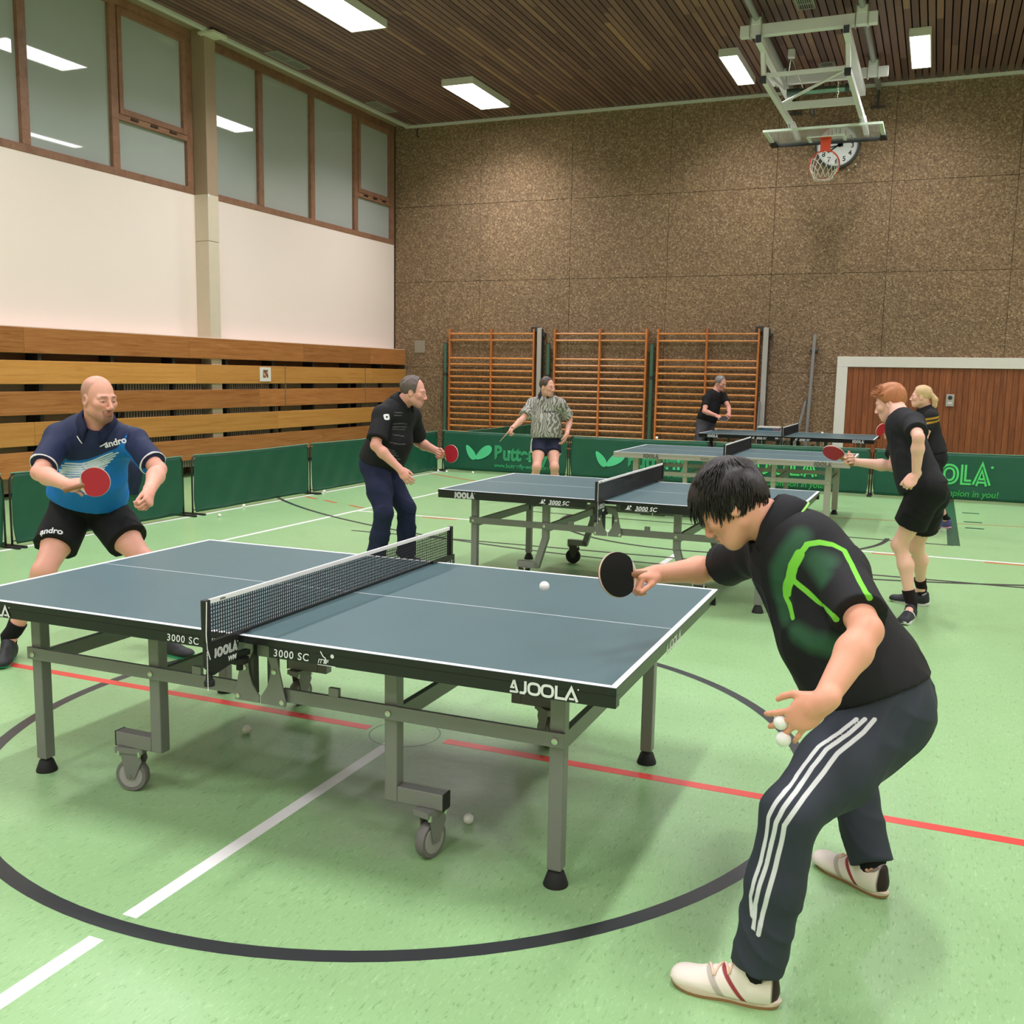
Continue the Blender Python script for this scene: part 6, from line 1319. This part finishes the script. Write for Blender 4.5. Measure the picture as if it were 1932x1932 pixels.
# ---------------------------------------------------------------- player in patterned grey polo
def swirl(t,c):
    v=t.obj((1,1,1)); n=t.noise(v,9,2,.5,2.2); w=t.node('ShaderNodeTexWave',i_Scale=9.0,i_Distortion=14.0,i_Detail=2.0); t.link(v,w.inputs['Vector']); return t.mix(t.ramp(w.outputs['Fac'],[(.35,(0,0,0)),(.55,(1,1,1))]),t.mix(n,srgb(92,92,82),srgb(124,122,112)),srgb(176,174,166))
m_pat=m_garment('grey_swirl_polo',srgb(140,138,130),(),.8,.05,True,swirl)
def at_pat(f,P,part):
    if part!='legs': return {}
    return {'side':polydist(P,[[f.J['hip'+w]+f.hr*sg*.14+f.up*.09,f.J['hip'+w]+f.hr*sg*.13,f.J['hip'+w]*.5+f.J['kn'+w]*.5+f.hr*sg*.12] for w,sg in (('L',-1),('R',1))])}
f,root,base,so,lo=make_person('pattern','person in grey patterned polo and navy shorts standing before the Butterfly banner',dict(stubble=.3,brow=.6,browcol=(84,66,56)),m_pat,m_garment('navy_white_shorts',srgb(28,32,54),[('side',.035,srgb(214,210,206),.004)],.75),('shirt','shorts'),at_pat)
collar(f,so,base,m_garment('charcoal_collar',srgb(40,40,46)),None,r=.078,open_=.9)
add_hair(f,root,base,dict(t=.009,amp=.002,freq=170,clips=[((0,.93,-.12),.040),((0,.5,-.83),.024)]),m_hair('short_brown_hair',srgb(58,44,38),srgb(96,78,68)),.006)
bv=bvh_of(so); print_on(so,bv,'Butterfly',.038,Vector(f.tp(-.085,.16,.62)-base),Vector(-f.rt),Vector(f.up),M_ink_k,'shirt_lettering',.0008,.003)
for w in 'LR': shoe(f,w,root,base,mat('white_trainer',(.7,.7,.7),.6),mat('white_sole',(.7,.7,.68),.6),m_cloth('white_sock',(.7,.7,.7),.9))
bat((-5.058,11.728,.875),np.array((-5.058,11.728,.875))-np.array((-5.02,11.76,.93)),np.cross((-.38,.92,-.05),(-.52,-.43,-.74)),'red','black','bat held edge-on by the player in the patterned polo')
# ---------------------------------------------------------------- grey-haired player in black
f,root,base,so,lo=make_person('greyhair','grey-haired person in black tee and dark grey trousers before the last wall bars',dict(stubble=.2,brow=.4,browcol=(110,96,88)),blk('black_tee_a',(18,18,20)),m_garment('charcoal_trousers',srgb(66,66,70)),('shirt','trousers'))
add_hair(f,root,base,dict(t=.010,amp=.002,freq=150,clips=[((0,.93,-.1),.040),((0,.5,-.83),.026)]),m_hair('silver_grey_hair',srgb(96,92,90),srgb(150,146,144)),.007)
for w in 'LR': shoe(f,w,root,base,mat('dark_trainer',srgb(40,40,44),.6),mat('white_sole',(.7,.7,.68),.6),None)
bat((-3.28,16.971,.987),(.7,-.25,-.2),(.1,-.45,.9),'black','red','dark bat held by the grey-haired player')
# ---------------------------------------------------------------- red-haired player
f,root,base,so,lo=make_person('redhair','red-haired person in black tee and black shorts leaning to the second table',dict(brow=.4,browcol=(170,110,80)),m_garment('black_tee_b',srgb(30,31,34),rough=.78),blk('black_shorts_b',(17,17,18)),('shirt','shorts'))
M_red=m_hair('ginger_hair',srgb(150,84,48),srgb(202,138,92),.45)
hr=add_hair(f,root,base,dict(t=.012,top=1.5,amp=.0030,freq=120,add=[((0,.055,.085),(.058,.040,.026)),((0,.0,.10),(.060,.07,.030))],clips=[((0,.80,-.60),.018),((0,.5,-.83),.034),((0,1,0),.105)]),M_red,.005)
tf=MB(); rg=random.Random(9); bv=bvh_of(hr)
for i in range(160):
    th=rg.uniform(-1.5,1.5); ph=rg.uniform(.35,1.35); dl=np.array([math.cos(ph)*math.sin(th),math.cos(ph)*math.cos(th),math.sin(ph)]); o_=f.hp(0,0,.03)-base; d=f.HM@dl; h=bv.ray_cast(Vector(o_+d*.3),Vector(-d))
    if h[0] is None: continue
    p=np.array(h[0])-d*.004; fl_=f.HM@nv([rg.uniform(-.4,.4),1,.05]); L=rg.uniform(.02,.04); tf.tube([Vector(p),Vector(p+d*.008+fl_*L*.5),Vector(p+d*.004+fl_*L)],[.003,.0028,.0006],5)
tf.build('hair_strands',M_red,hr,smooth=True)['kind']='stuff'
bv=bvh_of(so); q=MB(); bk=Vector(-f.fw); ribbon(q,sup_ell(0,0,.022,.055,3,20),.04,frame(Vector(f.tp(-.02,-.2,.72)-base),Vector(f.rt),Vector(f.up)),0,closed=True); em=q.build('back_print',mat('grey_print',srgb(150,158,164),.6),so); subdiv(em,1); surf_patch(bv,None,bk,em,.003)
M_sk2=m_cloth('black_maroon_sock',srgb(28,20,22),.9)
for w in 'LR':
    sh=shoe(f,w,root,base,m_garment('black_white_trainer',srgb(44,46,52),[('band',.0,srgb(220,220,220),.002)],.6,.05,False),mat('white_sole',(.7,.7,.68),.6),M_sk2)
    a,kn=f.J['an'+w],f.J['kn'+w]; c0=a*.80+kn*.20-base; c1=a*.755+kn*.245-base; MB().tube([Vector(c0),Vector(c1)],[.0435*f.l,.0455*f.l],18).build('sock_stripe',m_cloth('maroon_band',srgb(122,26,44),.9),root,smooth='auto')
bat((-.639,7.409,1.156),(-.75,-.35,.5),(-.55,-.70,-.25),'red','black','bat with red rubber held by the red-haired player')
# ---------------------------------------------------------------- blonde player
def at_bl(f,P,part):
    if part!='shirt': return {}
    s,y,t=f.torso_st(P); return {'gold':np.minimum(np.abs(t-.80+.15*np.abs(s))*.5,np.abs(t-.72+.15*np.abs(s))*.5)+np.where((y<-.02)|(np.abs(s)>.10),0,1)}
f,root,base,so,lo=make_person('blonde','blonde person with ponytail in black and gold shirt behind the red-haired player',dict(brow=.3,browcol=(190,150,120)),m_garment('black_gold_shirt',srgb(24,24,26),[('gold',.011,srgb(170,130,40),.003)]),blk('black_shorts_c',(20,20,24)),('shirt','shorts'),at_bl)
M_bl=m_hair('blonde_hair',srgb(176,138,92),srgb(232,204,160),.4)
add_hair(f,root,base,dict(t=.010,amp=.0015,freq=130,add=[((0,-.112,.015),(.026,.022,.026))],cones=[((0,-.125,.015),(0,-.150,-.03),.026,.034),((0,-.150,-.03),(.005,-.150,-.10),.034,.028),((.005,-.150,-.10),(.0,-.135,-.155),.028,.008)],clips=[((0,.88,-.3),.036)]),M_bl,.006)
for w in 'LR': shoe(f,w,root,base,mat('violet_trainer',srgb(74,72,116),.6),mat('pink_sole',srgb(226,170,190),.6),M_sock_k,.95)
bat((-.531,11.873,1.127),(-.05,-.077,.043),(.10,-.95,.10),'red','black','bat with red rubber held by the blonde player')
